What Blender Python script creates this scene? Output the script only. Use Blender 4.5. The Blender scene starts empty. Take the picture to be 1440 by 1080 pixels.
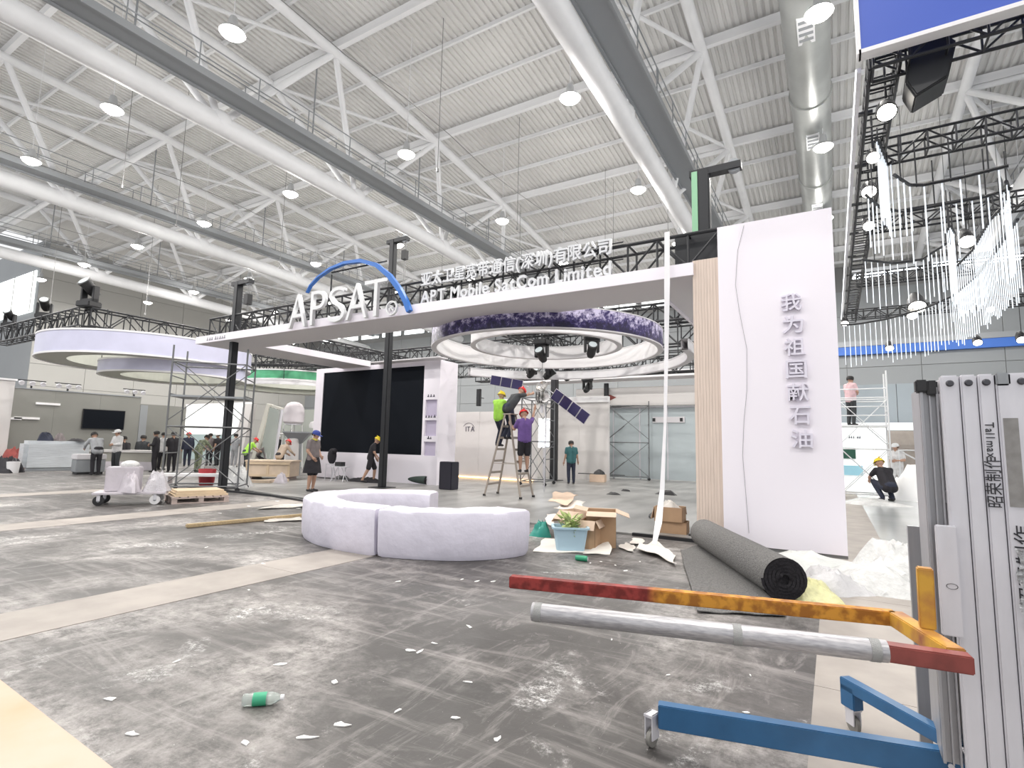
import bpy, bmesh, math, random
from mathutils import Matrix, Vector, Euler
import numpy as np
R_ = random.Random(7)
PI = math.pi
scene = bpy.context.scene
COL = scene.collection
# ---------------------------------------------------------------- camera
CAMH = 1.45
AX = ((0.8586, 0.0394, 0.5111), (0.5122, -0.1076, -0.8521), (0.0214, 0.9934, -0.1126))
FPX = 752.0
cam = bpy.data.cameras.new('camera'); cam.lens = FPX / 1440 * 36; cam.sensor_width = 36
cam.clip_start = 0.05; cam.clip_end = 400
camo = bpy.data.objects.new('camera', cam); COL.objects.link(camo)
m3 = Matrix(AX)
camo.matrix_world = Matrix.Translation((0, 0, CAMH)) @ m3.to_quaternion().to_matrix().to_4x4()
scene.camera = camo
# ---------------------------------------------------------------- world, exposure
w = bpy.data.worlds.new('world'); scene.world = w; w.use_nodes = True
w.node_tree.nodes['Background'].inputs[0].default_value = (0.97, 0.98, 1.0, 1)
w.node_tree.nodes['Background'].inputs[1].default_value = 1.0
vs = scene.view_settings
vs.view_transform = 'Standard'; vs.look = 'None'; vs.gamma = 1; vs.use_curve_mapping = False
vs.exposure = 0.08
LAMP_W = 300.0
LAMP_UP = 170.0
# ---------------------------------------------------------------- helpers
def at(px, py, z=None, Y=None, X=None):
    d = m3 @ Vector((px - 720, 540 - py, -FPX))
    if z is not None: t = (z - CAMH) / d.z
    elif Y is not None: t = Y / d.y
    else: t = X / d.x
    return Vector((0, 0, CAMH)) + d * t

MATS = {}
def mat(name, col, rough=0.6, metal=0.0, noise=0.0, scale=6.0, bump=0.0, emit=0.0, alpha=1.0, stretch=None, trans=0.0, col2=None):
    if name in MATS: return MATS[name]
    m = bpy.data.materials.new(name); m.use_nodes = True; MATS[name] = m
    nt = m.node_tree; b = nt.nodes['Principled BSDF']
    b.inputs['Base Color'].default_value = (*col, 1); b.inputs['Roughness'].default_value = rough
    b.inputs['Metallic'].default_value = metal
    if emit:
        b.inputs['Emission Color'].default_value = (*col, 1); b.inputs['Emission Strength'].default_value = emit
    if alpha < 1: b.inputs['Alpha'].default_value = alpha
    if trans: b.inputs['Transmission Weight'].default_value = trans
    if noise or bump or col2:
        tc = nt.nodes.new('ShaderNodeTexCoord'); mp = nt.nodes.new('ShaderNodeMapping')
        if stretch: mp.inputs['Scale'].default_value = stretch
        n = nt.nodes.new('ShaderNodeTexNoise'); n.inputs['Scale'].default_value = scale; n.inputs['Detail'].default_value = 6
        nt.links.new(tc.outputs['Object'], mp.inputs[0]); nt.links.new(mp.outputs[0], n.inputs['Vector'])
        if noise or col2:
            r = nt.nodes.new('ShaderNodeValToRGB')
            c2 = col2 or tuple(max(0, c * (1 - noise)) for c in col)
            r.color_ramp.elements[0].position = 0.35; r.color_ramp.elements[1].position = 0.65
            r.color_ramp.elements[0].color = (*c2, 1); r.color_ramp.elements[1].color = (*col, 1)
            nt.links.new(n.outputs['Fac'], r.inputs[0]); nt.links.new(r.outputs[0], b.inputs['Base Color'])
        if bump:
            bp = nt.nodes.new('ShaderNodeBump'); bp.inputs['Strength'].default_value = bump; bp.inputs['Distance'].default_value = 0.03
            nt.links.new(n.outputs['Fac'], bp.inputs['Height']); nt.links.new(bp.outputs[0], b.inputs['Normal'])
    return m

class MB:
    """collects shapes for one mesh"""
    def __init__(s): s.v = []; s.f = []; s.mi = []; s.cm = 0
    def add(s, vs_, fs):
        k = len(s.v); s.v += [tuple(p) for p in vs_]; s.f += [tuple(i + k for i in f) for f in fs]; s.mi += [s.cm] * len(fs); return s
    def box(s, x0, x1, y0, y1, z0, z1, M=None):
        p = [Vector(q) for q in ((x0,y0,z0),(x1,y0,z0),(x1,y1,z0),(x0,y1,z0),(x0,y0,z1),(x1,y0,z1),(x1,y1,z1),(x0,y1,z1))]
        if M is not None: p = [M @ q for q in p]
        return s.add(p, [(0,3,2,1),(4,5,6,7),(0,1,5,4),(1,2,6,5),(2,3,7,6),(3,0,4,7)])
    def tube(s, pts, r, n=8, cap=True, up=None):
        pts = [Vector(p) for p in pts]; rs = r if isinstance(r, (list, tuple)) else [r] * len(pts)
        k = len(s.v); N = len(pts); prev = None
        for i, p in enumerate(pts):
            t = (pts[min(i + 1, N - 1)] - pts[max(i - 1, 0)]).normalized()
            if prev is None:
                a = Vector((0, 0, 1)) if abs(t.z) < 0.9 else Vector((1, 0, 0))
                u = t.cross(a).normalized()
            else:
                u = (prev - t * prev.dot(t)).normalized()
            prev = u; v = t.cross(u)
            for j in range(n):
                a = 2 * PI * j / n
                s.v.append(tuple(p + (u * math.cos(a) + v * math.sin(a)) * rs[i]))
        for i in range(N - 1):
            for j in range(n):
                s.f.append((k + i*n + j, k + i*n + (j+1) % n, k + (i+1)*n + (j+1) % n, k + (i+1)*n + j)); s.mi.append(s.cm)
        if cap:
            s.f.append(tuple(k + j for j in range(n))[::-1]); s.mi.append(s.cm)
            s.f.append(tuple(k + (N-1)*n + j for j in range(n))); s.mi.append(s.cm)
        return s
    def lathe(s, prof, n=24, c=(0, 0, 0), M=None, a0=0.0, a1=2 * PI):
        k = len(s.v); full = abs(a1 - a0 - 2 * PI) < 1e-6; cols = n if full else n + 1; L = len(prof)
        for j in range(cols):
            a = a0 + (a1 - a0) * j / n
            for (r, z) in prof:
                p = Vector((c[0] + r * math.cos(a), c[1] + r * math.sin(a), c[2] + z))
                s.v.append(tuple(M @ p if M is not None else p))
        for j in range(n):
            j2 = (j + 1) % cols
            for i in range(L - 1):
                s.f.append((k + j*L + i, k + j2*L + i, k + j2*L + i + 1, k + j*L + i + 1)); s.mi.append(s.cm)
        return s
    def prism(s, poly, d0, d1, axis='y', M=None):
        n = len(poly); P = []
        for d in (d0, d1):
            for (a, b) in poly:
                q = Vector((a, d, b)) if axis == 'y' else (Vector((d, a, b)) if axis == 'x' else Vector((a, b, d)))
                P.append(M @ q if M is not None else q)
        return s.add(P, [tuple(range(n)), tuple(range(n, 2*n))[::-1]] + [(i, (i+1) % n, n + (i+1) % n, n + i)[::-1] for i in range(n)])
    def sphere(s, c, r, n=12, m=8, M=None):
        if not isinstance(r, (tuple, list)): r = (r, r, r)
        c = Vector(c)
        prof = [(math.sin(PI * i / m), -math.cos(PI * i / m)) for i in range(m + 1)]
        k = len(s.v); s.lathe(prof, n)
        for i in range(k, len(s.v)):
            q = Vector((s.v[i][0] * r[0], s.v[i][1] * r[1], s.v[i][2] * r[2])) + c
            s.v[i] = tuple(M @ q if M is not None else q)
        return s
    def sheet(s, fn, nu, nv):
        k = len(s.v)
        for i in range(nu + 1):
            for j in range(nv + 1): s.v.append(tuple(fn(i / nu, j / nv)))
        for i in range(nu):
            for j in range(nv):
                a = k + i * (nv + 1) + j
                s.f.append((a, a + nv + 1, a + nv + 2, a + 1)); s.mi.append(s.cm)
        return s
    def mesh(s, name, m=None, smooth=False, bevel=0.0):
        me = bpy.data.meshes.new(name); me.from_pydata(s.v, [], s.f)
        for x in (m if isinstance(m, (list, tuple)) else [m]):
            if x: me.materials.append(x)
        if isinstance(m, (list, tuple)): me.polygons.foreach_set('material_index', s.mi)
        bm = bmesh.new(); bm.from_mesh(me)
        bmesh.ops.remove_doubles(bm, verts=bm.verts, dist=1e-5)
        bmesh.ops.recalc_face_normals(bm, faces=bm.faces)
        if bevel:
            ed = [e for e in bm.edges if e.is_manifold and e.calc_face_angle(0) > 0.5]
            bmesh.ops.bevel(bm, geom=ed, offset=bevel, segments=2, affect='EDGES', clamp_overlap=True)
        bm.to_mesh(me); bm.free()
        if smooth:
            me.polygons.foreach_set('use_smooth', [True] * len(me.polygons))
            try: me.set_sharp_from_angle(angle=0.7)
            except Exception: pass
        return me
    def build(s, name, m, parent=None, smooth=False, bevel=0.0):
        return link(name, s.mesh(name, m, smooth, bevel), parent)

def link(name, me, parent=None, loc=None, rot=None, scale=None, world=False):
    o = bpy.data.objects.new(name, me); COL.objects.link(o)
    if parent is not None: o.parent = parent
    M = Matrix.LocRotScale(Vector(loc) if loc is not None else None, rot if rot is not None else None, Vector(scale) if scale is not None else None)
    o.matrix_basis = M
    return o
def thing(name, label, cat, loc=(0, 0, 0), rz=0.0, group=None, kind=None):
    o = bpy.data.objects.new(name, None); COL.objects.link(o); o.empty_display_size = 0.1
    o.location = loc; o.rotation_euler = (0, 0, rz)
    return tag(o, label, cat, group, kind)
def tag(o, label=None, cat=None, group=None, kind=None):
    if label: o['label'] = label
    if cat: o['category'] = cat
    if group: o['group'] = group
    if kind: o['kind'] = kind
    return o
def dup(root, loc=None, rz=None, label=None):
    r = root.copy(); COL.objects.link(r)
    if loc is not None: r.location = loc
    if rz is not None: r.rotation_euler = (0, 0, rz)
    if label: r['label'] = label
    for ch in list(root.children):
        c = ch.copy(); COL.objects.link(c); c.parent = r
        for g in ch.children:
            d = g.copy(); COL.objects.link(d); d.parent = c
    return r
_bar = {}
def bar(name, p0, p1, r, m, parent=None, n=8, r2=None):
    """straight member; alike members share one mesh"""
    p0 = Vector(p0); p1 = Vector(p1); key = (m.name, n)
    if key not in _bar:
        b = MB()
        if n == 4: b.box(-1, 1, -1, 1, 0, 1)
        else: b.lathe([(0, 0), (1, 0), (1, 1), (0, 1)], n)
        _bar[key] = b.mesh('bar_' + m.name, m, smooth=(n > 4))
    d = p1 - p0
    if n == 4 and abs(d.normalized().z) < 0.999:
        z = d.normalized(); x = z.cross(Vector((0, 0, 1))).normalized(); y = z.cross(x)
        q = Matrix((x, y, z)).transposed().to_quaternion()
    else: q = d.to_track_quat('Z', 'Y')
    return link(name, _bar[key], parent, p0, q, (r, r2 or r, d.length))
def RZ(a): return Matrix.Rotation(a, 4, 'Z')
def RX(a): return Matrix.Rotation(a, 4, 'X')
def RY(a): return Matrix.Rotation(a, 4, 'Y')
def T(*p): return Matrix.Translation(p if len(p) == 3 else p[0])
ORD = ['first', 'second', 'third', 'fourth', 'fifth', 'sixth', 'seventh', 'eighth', 'ninth', 'tenth', 'eleventh', 'twelfth']
def marks(groups, m, x0, x1, y, zb, h, parent, name='print_mark', seed=0):
    """a line of print too small to read: each blurred sign is a small plate"""
    rr = random.Random(seed); n = sum(groups) + 0.6 * (len(groups) - 1); u = (x1 - x0) / n; x = x0
    for g in groups:
        for k in range(g):
            w_ = u * rr.uniform(0.55, 0.85); hh = h * rr.uniform(0.8, 1.0); b = MB().box(x, x + w_, y, y + 0.006, zb, zb + hh * 0.4).box(x + w_ * 0.35, x + w_ * 0.75, y, y + 0.006, zb + hh * 0.4, zb + hh)
            b.build(name, m, parent); x += u
        x += 0.6 * u
_gl = {}
def glyph(ch, m, depth=0.05, off=0.0):
    """one solid character, facing -Y, baseline at z=0, font size 1"""
    k = (ch, m.name, depth, off)
    if k in _gl: return _gl[k]
    cu = bpy.data.curves.new('glyph', 'FONT'); cu.body = ch; cu.extrude = depth / 2; cu.offset = off; cu.resolution_u = 3
    ob = bpy.data.objects.new('glyph', cu); COL.objects.link(ob)
    dg = bpy.context.evaluated_depsgraph_get(); dg.update()
    me = bpy.data.meshes.new_from_object(ob.evaluated_get(dg)); bpy.data.objects.remove(ob)
    me.transform(RX(PI / 2)); me.materials.clear(); me.materials.append(m)
    xs = [v.co.x for v in me.vertices] or [0]; zs = [v.co.z for v in me.vertices] or [0]
    _gl[k] = (me, min(xs), max(xs), min(zs), max(zs)); return _gl[k]
def text_line(s, m, x0, x1, y, zb, size, parent, depth=0.05, off=0.0, name='letter', gap=0.12, space=0.3, rot=None, origin=None):
    """letters side by side filling x0..x1, each its own part"""
    W = 0
    for ch in s: W += space if ch == ' ' else (glyph(ch, m, depth, off)[2] - glyph(ch, m, depth, off)[1] + gap)
    W -= gap; sx = (x1 - x0) / W; x = x0
    for ch in s:
        if ch == ' ': x += space * sx; continue
        me, a, b, c, d = glyph(ch, m, depth, off)
        o = link(name, me, parent, (x - a * sx, y, zb), None, (sx, 1, size)); x += (b - a + gap) * sx
# ---------------------------------------------------------------- materials
WHITE = mat('white_paint', (0.80, 0.79, 0.80), 0.5)
LILAC = mat('white_board_lilac_light', (0.84, 0.80, 0.86), 0.45)  # white board; lavender cast of the booth lights mixed into its colour
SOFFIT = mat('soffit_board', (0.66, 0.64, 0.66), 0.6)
STEEL = mat('white_steel', (0.83, 0.835, 0.85), 0.45, noise=0.06, scale=1.5)
DECK = mat('roof_deck', (0.74, 0.735, 0.72), 0.55, noise=0.08, scale=0.4)
CATW = mat('catwalk_grey', (0.30, 0.315, 0.33), 0.5, 0.3)
DUCT = mat('duct_galvanised', (0.50, 0.515, 0.50), 0.4, 0.35, noise=0.15, scale=1.2)
BLACK = mat('black_steel', (0.02, 0.021, 0.024), 0.45, 0.2)
BLACKP = mat('black_plastic', (0.018, 0.018, 0.02), 0.5)
SCREEN = mat('screen_black', (0.006, 0.008, 0.012), 0.75); SCREEN.node_tree.nodes['Principled BSDF'].inputs['Specular IOR Level'].default_value = 0.12
GREYW = mat('grey_wall_panel', (0.27, 0.285, 0.295), 0.55, noise=0.05, scale=0.3)
GREYD = mat('grey_wall_joint', (0.22, 0.22, 0.22), 0.7)
ALU = mat('aluminium', (0.70, 0.69, 0.73), 0.45, 0.3, noise=0.08, scale=4, stretch=(4, 4, 1.0))
GLOW = mat('lamp_glow', (1.0, 0.95, 0.86), 0.5, emit=14)
GLOWW = mat('cool_glow', (0.9, 0.95, 1.0), 0.5, emit=3.0)
DAY = mat('daylight_pane', (0.95, 1.0, 0.98), 0.4, emit=2.2)
# ---------------------------------------------------------------- floor
def floor_mat():
    m = bpy.data.materials.new('dusty_concrete'); m.use_nodes = True; nt = m.node_tree; N = nt.nodes; L = nt.links
    b = N['Principled BSDF']; tc = N.new('ShaderNodeTexCoord')
    def noise(scale, st=(1, 1, 1), rz=0, det=8, dist=0.0, rough=0.6):
        mp = N.new('ShaderNodeMapping'); mp.inputs['Scale'].default_value = st; mp.inputs['Rotation'].default_value = (0, 0, rz)
        n = N.new('ShaderNodeTexNoise'); n.inputs['Scale'].default_value = scale; n.inputs['Detail'].default_value = det
        n.inputs['Distortion'].default_value = dist; n.inputs['Roughness'].default_value = rough
        L.new(tc.outputs['Object'], mp.inputs[0]); L.new(mp.outputs[0], n.inputs['Vector']); return n.outputs['Fac']
    def ramp(src, p0, p1):
        r = N.new('ShaderNodeMapRange'); r.inputs['From Min'].default_value = p0; r.inputs['From Max'].default_value = p1
        L.new(src, r.inputs['Value']); return r.outputs['Result']
    def mix(f, a, c):
        x = N.new('ShaderNodeMix'); x.data_type = 'RGBA'
        L.new(f, x.inputs['Factor'])
        for i, v in ((6, a), (7, c)):
            if isinstance(v, tuple): x.inputs[i].default_value = (*v, 1)
            else: L.new(v, x.inputs[i])
        return x.outputs[2]
    def mul(a, c):
        x = N.new('ShaderNodeMath'); x.operation = 'MULTIPLY'; L.new(a, x.inputs[0])
        if isinstance(c, float): x.inputs[1].default_value = c
        else: L.new(c, x.inputs[1])
        return x.outputs[0]
    base = mix(ramp(noise(0.5), 0.35, 0.7), (0.036, 0.033, 0.031), (0.085, 0.078, 0.074))
    streak = mul(ramp(noise(0.9, (0.5, 3.4, 1), 0.35, 12, 1.4, 0.75), 0.50, 0.70), 0.85)
    c = mix(streak, base, (0.27, 0.25, 0.24))
    streak2 = mul(ramp(noise(1.3, (2.6, 0.7, 1), -0.35, 12, 1.8, 0.76), 0.53, 0.70), 0.75)
    c = mix(streak2, c, (0.30, 0.28, 0.27))
    dust = mul(ramp(noise(0.4, det=6, dist=1.0), 0.47, 0.66), ramp(noise(6.0, det=12, rough=0.85), 0.40, 0.60))
    c = mix(mul(dust, 0.85), c, (0.48, 0.45, 0.43))
    powder = mul(ramp(noise(1.1, det=8, dist=0.6), 0.58, 0.68), ramp(noise(14.0, det=12, rough=0.9), 0.49, 0.58))
    c = mix(powder, c, (0.8, 0.79, 0.77))
    spk = ramp(noise(45.0, det=4, rough=0.6), 0.70, 0.74)
    c = mix(mul(spk, 0.8), c, (0.75, 0.73, 0.7))
    L.new(c, b.inputs['Base Color'])
    rr = N.new('ShaderNodeMapRange'); rr.inputs['To Min'].default_value = 0.32; rr.inputs['To Max'].default_value = 0.6
    L.new(noise(2.5), rr.inputs['Value']); L.new(rr.outputs['Result'], b.inputs['Roughness'])
    bp = N.new('ShaderNodeBump'); bp.inputs['Strength'].default_value = 0.12; bp.inputs['Distance'].default_value = 0.01
    L.new(noise(30.0), bp.inputs['Height']); L.new(bp.outputs[0], b.inputs['Normal'])
    return m
FLOORM = floor_mat()
fl = tag(MB().box(-76, 34, -14, 60, -0.2, 0).build('floor', FLOORM), 'dusty grey concrete hall floor with pale drag marks', None, kind='structure')
STRIP = mat('trench_cover_beige', (0.36, 0.325, 0.295), 0.6, noise=0.2, scale=2.5, bump=0.1)
for xa, xb in ((-5.83, -5.07), (-11.5, -10.72), (-17.2, -16.45), (-0.16, 0.62)):
    for k in range(18):
        y0 = -6 + k * 2.5
        if xa < -16 and y0 > 8: continue
        MB().box(xa, xb, y0, y0 + 2.494, -0.02, 0.004).build('trench_cover', STRIP, fl)
# ---------------------------------------------------------------- roof
def zt(y): return 17.35 - 0.0021 * y * y
def zb(y): return 12.72 - 0.0006 * y * y
X0, X1, YW = -55.0, 22.0, 42.0
pitch = 0.255
def roof_mesh():
    b = MB(); ys = [-3 + i * (YW + 3.3) / 14 for i in range(15)]; xs = []
    x = X0
    while x < X1:
        xs += [(x, 0), (x + 0.125, 0), (x + 0.15, 0.07), (x + 0.23, 0.07)]; x += pitch
    k = len(xs)
    for y in ys:
        for (x, h) in xs: b.v.append((x, y, zt(y) + 0.42 + h))
    for i in range(len(ys) - 1):
        for j in range(k - 1):
            a = i * k + j; b.f.append((a, a + 1, a + k + 1, a + k)); b.mi.append(0)
    return b
ceil = tag(roof_mesh().build('ceiling', DECK), 'white corrugated roof deck over the hall', None, kind='structure')
TY = [13.2 + 6.45 * k for k in range(-2, 5)]      # top chord nodes
BY = [9.98 + 6.45 * k for k in range(-2, 6)]      # bottom chord nodes
for i, y in enumerate(TY):
    bar('purlin', (X0, y, zt(y) + 0.17), (X1, y, zt(y) + 0.17), 0.10, STEEL, ceil, 4, 0.17)
    for f in (1, 2):
        yy = y + 6.45 * f / 3
        if yy < YW: bar('thin_purlin', (X0, yy, zt(yy) + 0.33), (X1, yy, zt(yy) + 0.33), 0.05, STEEL, ceil, 4, 0.085)
TRX = [7.05, -5.7, -18.5, -31.2, -43.9]
TRL = ['white tubular roof truss overhead beyond the round duct, nearest the blue banner', 'white tubular roof truss whose fat lower tube runs down to the green post',
       'white tubular roof truss crossing above the blue arch of the letter sign', 'white tubular roof truss, second from the pale side wall', 'white tubular roof truss nearest the pale side wall']
for X, lab in zip(TRX, TRL):
    t = thing('roof_truss', lab, 'roof truss', (X, 0, 0), group='white roof trusses')
    ys = [-3 + 45 * i / 16 for i in range(17)]
    MB().tube([(0, y, zb(y)) for y in ys], 0.37, 16).build('bottom_chord', STEEL, t, smooth=True)
    for s in (-1, 1):
        MB().tube([(s * 2.0, y, zt(y) - 0.1) for y in ys], 0.2, 12).build('top_chord', STEEL, t, smooth=True)
        for y in TY:
            if y > YW: continue
            P = Vector((s * 2.0, y, zt(y) - 0.1))
            for q in (y - 3.22, y + 3.22):
                if -3 < q < YW: bar('diagonal', P, (0, q, zb(q)), 0.125, STEEL, t, 10)
    for y in TY:
        if y < YW: bar('cross_tube', (-2, y, zt(y) - 0.1), (2, y, zt(y) - 0.1), 0.11, STEEL, t, 10)
    for i in range(len(TY) - 1):
        y, y2 = TY[i], TY[i + 1]
        if y2 < YW: bar('bracing_tube', (-2, y, zt(y) - 0.1), (2, y2, zt(y2) - 0.1), 0.08, STEEL, t, 10)
    for y in BY:
        if y < YW: MB().sphere((0, y, zb(y) + 0.1), (0.42, 0.5, 0.42)).build('joint', STEEL, t, smooth=True)
    # maintenance catwalk beside the lower tube
    zc = 13.0
    cx = 1.35 if X < -10 else 0.75
    cl = {7.05: 'grey catwalk hung inside the truss beyond the round duct', -5.7: 'grey catwalk beside the fat tube above the green post', -18.5: 'grey cable catwalk above the blue arch sign',
          -31.2: 'grey catwalk hung in the truss second from the side wall', -43.9: 'grey catwalk hung in the truss nearest the side wall'}[X]
    c = thing('catwalk', cl, 'catwalk', (X + cx, 0, zc), group='roof catwalks')
    MB().box(-0.42, 0.42, -3, YW, 0, 0.06).box(-0.45, -0.38, -3, YW, -0.08, 0.16).box(0.38, 0.45, -3, YW, -0.08, 0.16).build('deck', CATW, c)
    MB().box(-0.36, 0.1, -3, YW, 0.08, 0.3).build('cable_tray', mat('cable_tray', (0.2, 0.21, 0.23), 0.5, 0.4), c)
    for s in (-0.42, 0.42):
        for h in (0.55, 1.0): bar('rail', (s, -3, h), (s, YW, h), 0.022, CATW, c)
        for k in range(22): bar('rail_post', (s, -2 + 2.05 * k, 0), (s, -2 + 2.05 * k, 1.0), 0.02, CATW, c)
    for k in range(7):
        y = TY[0] + 6.45 * k
        if y < YW: bar('hanger', (-0.42, y, 0), (-0.42, y, zt(y) - zc), 0.03, CATW, c)
# wires and tie rods across the roof
WIRE = mat('steel_wire', (0.25, 0.25, 0.25), 0.5, 0.5)
for k, (x, y, z0) in enumerate(((-12.0, 14.4, 11.4), (-12.2, 20.5, 11.5), (-25, 12, 11), (-26, 18, 11), (-10, 26, 11), (-36, 16, 9), (-38, 12, 9), (-23, 9, 11))):
    b = MB().tube([(x, y, z0), (x, y, zt(y) + 0.5)], 0.012, 5).tube([(x, y, z0), (x, y, z0 - 0.12)], 0.05, 8)
    tag(b.build('hanging_wire', WIRE), 'thin steel suspension wire hanging from the roof, %s counted from the fat tube' % ORD[k], 'wire', 'roof suspension wires')
for k, (x, y0, y1) in enumerate(((-12.0, 5, 40), (-25, 4, 40), (-37, 4, 40))):
    b = MB().tube([(x, y0 + (y1 - y0) * i / 14, 13.1 - 0.25 * math.sin(PI * i / 14 * 4) ** 2) for i in range(15)], 0.015, 5)
    tag(b.build('messenger_cable', WIRE), 'thin dark cable strung under the roof bay, %s from the fat tube' % ORD[k], 'cable', 'cables under the roof')
# round air duct
du = thing('air_duct', 'big round galvanised air duct under the roof deck', 'duct', (-0.2, 0, 14.6))
MB().tube([(0, -3, 0), (0, YW, -1.6)], 0.62, 24).build('duct_body', DUCT, du, smooth=True)
for y in (2, 8, 14, 20, 26, 32, 38):
    z = -1.6 * (y + 3) / 45
    MB().lathe([(0.62, -0.06), (0.67, -0.06), (0.67, 0.06), (0.62, 0.06)], 24, M=T(0, y, z) @ RX(PI / 2)).build('flange', DUCT, du, smooth=True)
    v = MB().box(-0.22, 0.22, y + 1.6, y + 2.7, z - 0.70, z - 0.56).build('grille', STEEL, du)
    for k in range(4): MB().box(-0.18, 0.18, y + 1.7 + 0.25 * k, y + 1.8 + 0.25 * k, z - 0.72, z - 0.69).build('louvre', CATW, v)
    bar('hanger', (0.5, y, z), (0.5, y, zt(y) + 0.3 - 14.6), 0.02, STEEL, du)
# high-bay lamps on their grid
LAMPB = mat('lamp_housing', (0.55, 0.56, 0.57), 0.4, 0.5)
def lamp_proto():
    t = thing('high_bay_lamp', 'lamp', 'lamp', group='high bay lamps under the roof')
    MB().lathe([(0, 0.42), (0.09, 0.42), (0.12, 0.3), (0.14, 0.12), (0.30, 0.02), (0.34, -0.06), (0.33, -0.06), (0.0, -0.02)], 20).build('housing', LAMPB, t, smooth=True)
    MB().lathe([(0, -0.22), (0.15, -0.2), (0.27, -0.12), (0.32, -0.03), (0, -0.03)], 20).build('lens', GLOW, t, smooth=True)
    link('cable', MB().tube([(0, 0, 0), (0, 0, 1)], 0.012, 6).mesh('cable', STEEL), t, (0, 0, 0.4))
    l = bpy.data.lights.new('lamp_light', 'AREA'); l.shape = 'DISK'; l.size = 0.5; l.energy = LAMP_W; l.color = (1.0, 0.965, 0.92)
    link('lamp_light', l, t, (0, 0, -0.24))
    l2 = bpy.data.lights.new('roof_fill', 'POINT'); l2.energy = LAMP_UP; l2.color = (1.0, 0.97, 0.93); l2.shadow_soft_size = 0.3  # added fill light under each lamp, there to brighten the roof deck
    link('roof_fill', l2, t, (0, 0, -0.5))
    return t
lp = None
for i in range(-1, 8):
    for k in range(-1, 5):
        x = 0.12 - 6.88 * i; y = 7.5 + 6.98 * k
        z = 12.5 if y < 30 else 11.6
        col = 'under the round duct' if i == 0 else ('column beyond the duct' if i < 0 else '%s column from the round duct' % ORD[i - 1])
        lab = 'glowing high bay lamp, %s, %s row going deeper' % (col, ORD[k + 1])
        if lp is None: o = lp = lamp_proto(); lp.location = (x, y, z); lp['label'] = lab
        else: o = dup(lp, (x, y, z), 0, lab)
        top = 14.05 - 1.6 * (y + 3) / 45 if i == 0 else zt(y) + 0.5
        for c in o.children:
            if c.name.startswith('cable'): c.scale.z = top - z - 0.4
# ---------------------------------------------------------------- hall walls
_pm = {}
def panel_piece(w_, h_, m):
    if (w_, h_, m.name) not in _pm: _pm[(w_, h_, m.name)] = MB().box(-w_/2 + 0.015, w_/2 - 0.015, -0.06, 0, -h_/2 + 0.015, h_/2 - 0.015).mesh('wall_panel', m)
    return _pm[(w_, h_, m.name)]
wb = tag(MB().box(-55, 34, YW, YW + 0.4, 0, 14).build('wall_back', GREYD), 'grey panelled end wall of the hall', None, kind='structure')
for i in range(22):
    for j in range(7):
        zc = 0.9 + j * 1.75
        if 7.6 < zc < 8.2: pass
        link('wall_panel', panel_piece(4.0, 1.75, GREYW), wb, (-53 + 4 * i, YW, zc))
BLUEB = mat('blue_band', (0.05, 0.16, 0.55), 0.5)
MB().box(-2, 34, YW - 0.35, YW, 7.85, 8.4).build('blue_band', BLUEB, wb)
MB().box(-2, 34, YW - 0.4, YW, 8.4, 8.75).build('dark_band', CATW, wb)
for i in range(14):
    x = -50 + 3.2 * i
    wi = tag(MB().box(x - 1.35, x + 1.35, YW - 0.1, YW - 0.02, 12.75, 13.35).build('window_%d' % (i + 1), DAY), 'long bright clerestory pane high on the end wall, %s' % (ORD[i] if i < 12 else ('thirteenth', 'fourteenth')[i - 12]), None, kind='structure')
    MB().box(x - 1.42, x + 1.42, YW - 0.13, YW - 0.06, 12.68, 12.75).box(x - 1.42, x + 1.42, YW - 0.13, YW - 0.06, 13.35, 13.42).box(x - 1.42, x - 1.35, YW - 0.13, YW - 0.06, 12.68, 13.42).box(x + 1.35, x + 1.42, YW - 0.13, YW - 0.06, 12.68, 13.42).build('window_frame', CATW, wi)
PALEW = mat('pale_wall_panel', (0.40, 0.395, 0.375), 0.55, noise=0.05, scale=0.3)
wl = tag(MB().box(-54.5, -54, 16.61, YW, 0, 17).build('wall_left', mat('pale_joint', (0.36, 0.36, 0.35), 0.7)), 'pale panelled side wall of the hall', None, kind='structure')
for i in range(7):
    for j in range(9):
        link('wall_panel', panel_piece(3.7, 1.75, PALEW), wl, (-54, 18.05 + 3.7 * i, 0.9 + 1.75 * j), Matrix.Rotation(PI / 2, 3, 'Z').to_quaternion())
wf = tag(MB().box(-76, -54, 16.2, 16.6, 0, 17).build('wall_front_left', GREYW), 'grey return wall beside the pale side wall', None, kind='structure')
wi = tag(MB().box(-75, -54.6, 16.1, 16.19, 11.2, 14.6).build('window_15', DAY), 'big bright window glaring beside the pale side wall', None, kind='structure')
for k in range(6): MB().box(-75 + 4 * k, -74.9 + 4 * k, 16.05, 16.1, 11.2, 14.6).build('mullion', PALEW, wi)
# ---------------------------------------------------------------- booth shell
PLAT = mat('booth_floor_film', (0.30, 0.295, 0.285), 0.35, noise=0.35, scale=0.9, stretch=(2.5, 0.6, 1), bump=0.05)
pf = tag(MB().box(-16.3, -1.2, 8.85, 27.5, 0.0, 0.03).build('floor_booth', PLAT), 'grey film-covered booth platform floor', None, kind='structure')
for xa, xb in ((-16.3, -9.0), (-2.9, -1.45)):
    MB().box(xa, xb, 8.78, 8.86, 0, 0.05).build('edge_trim', BLACK, pf)
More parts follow.
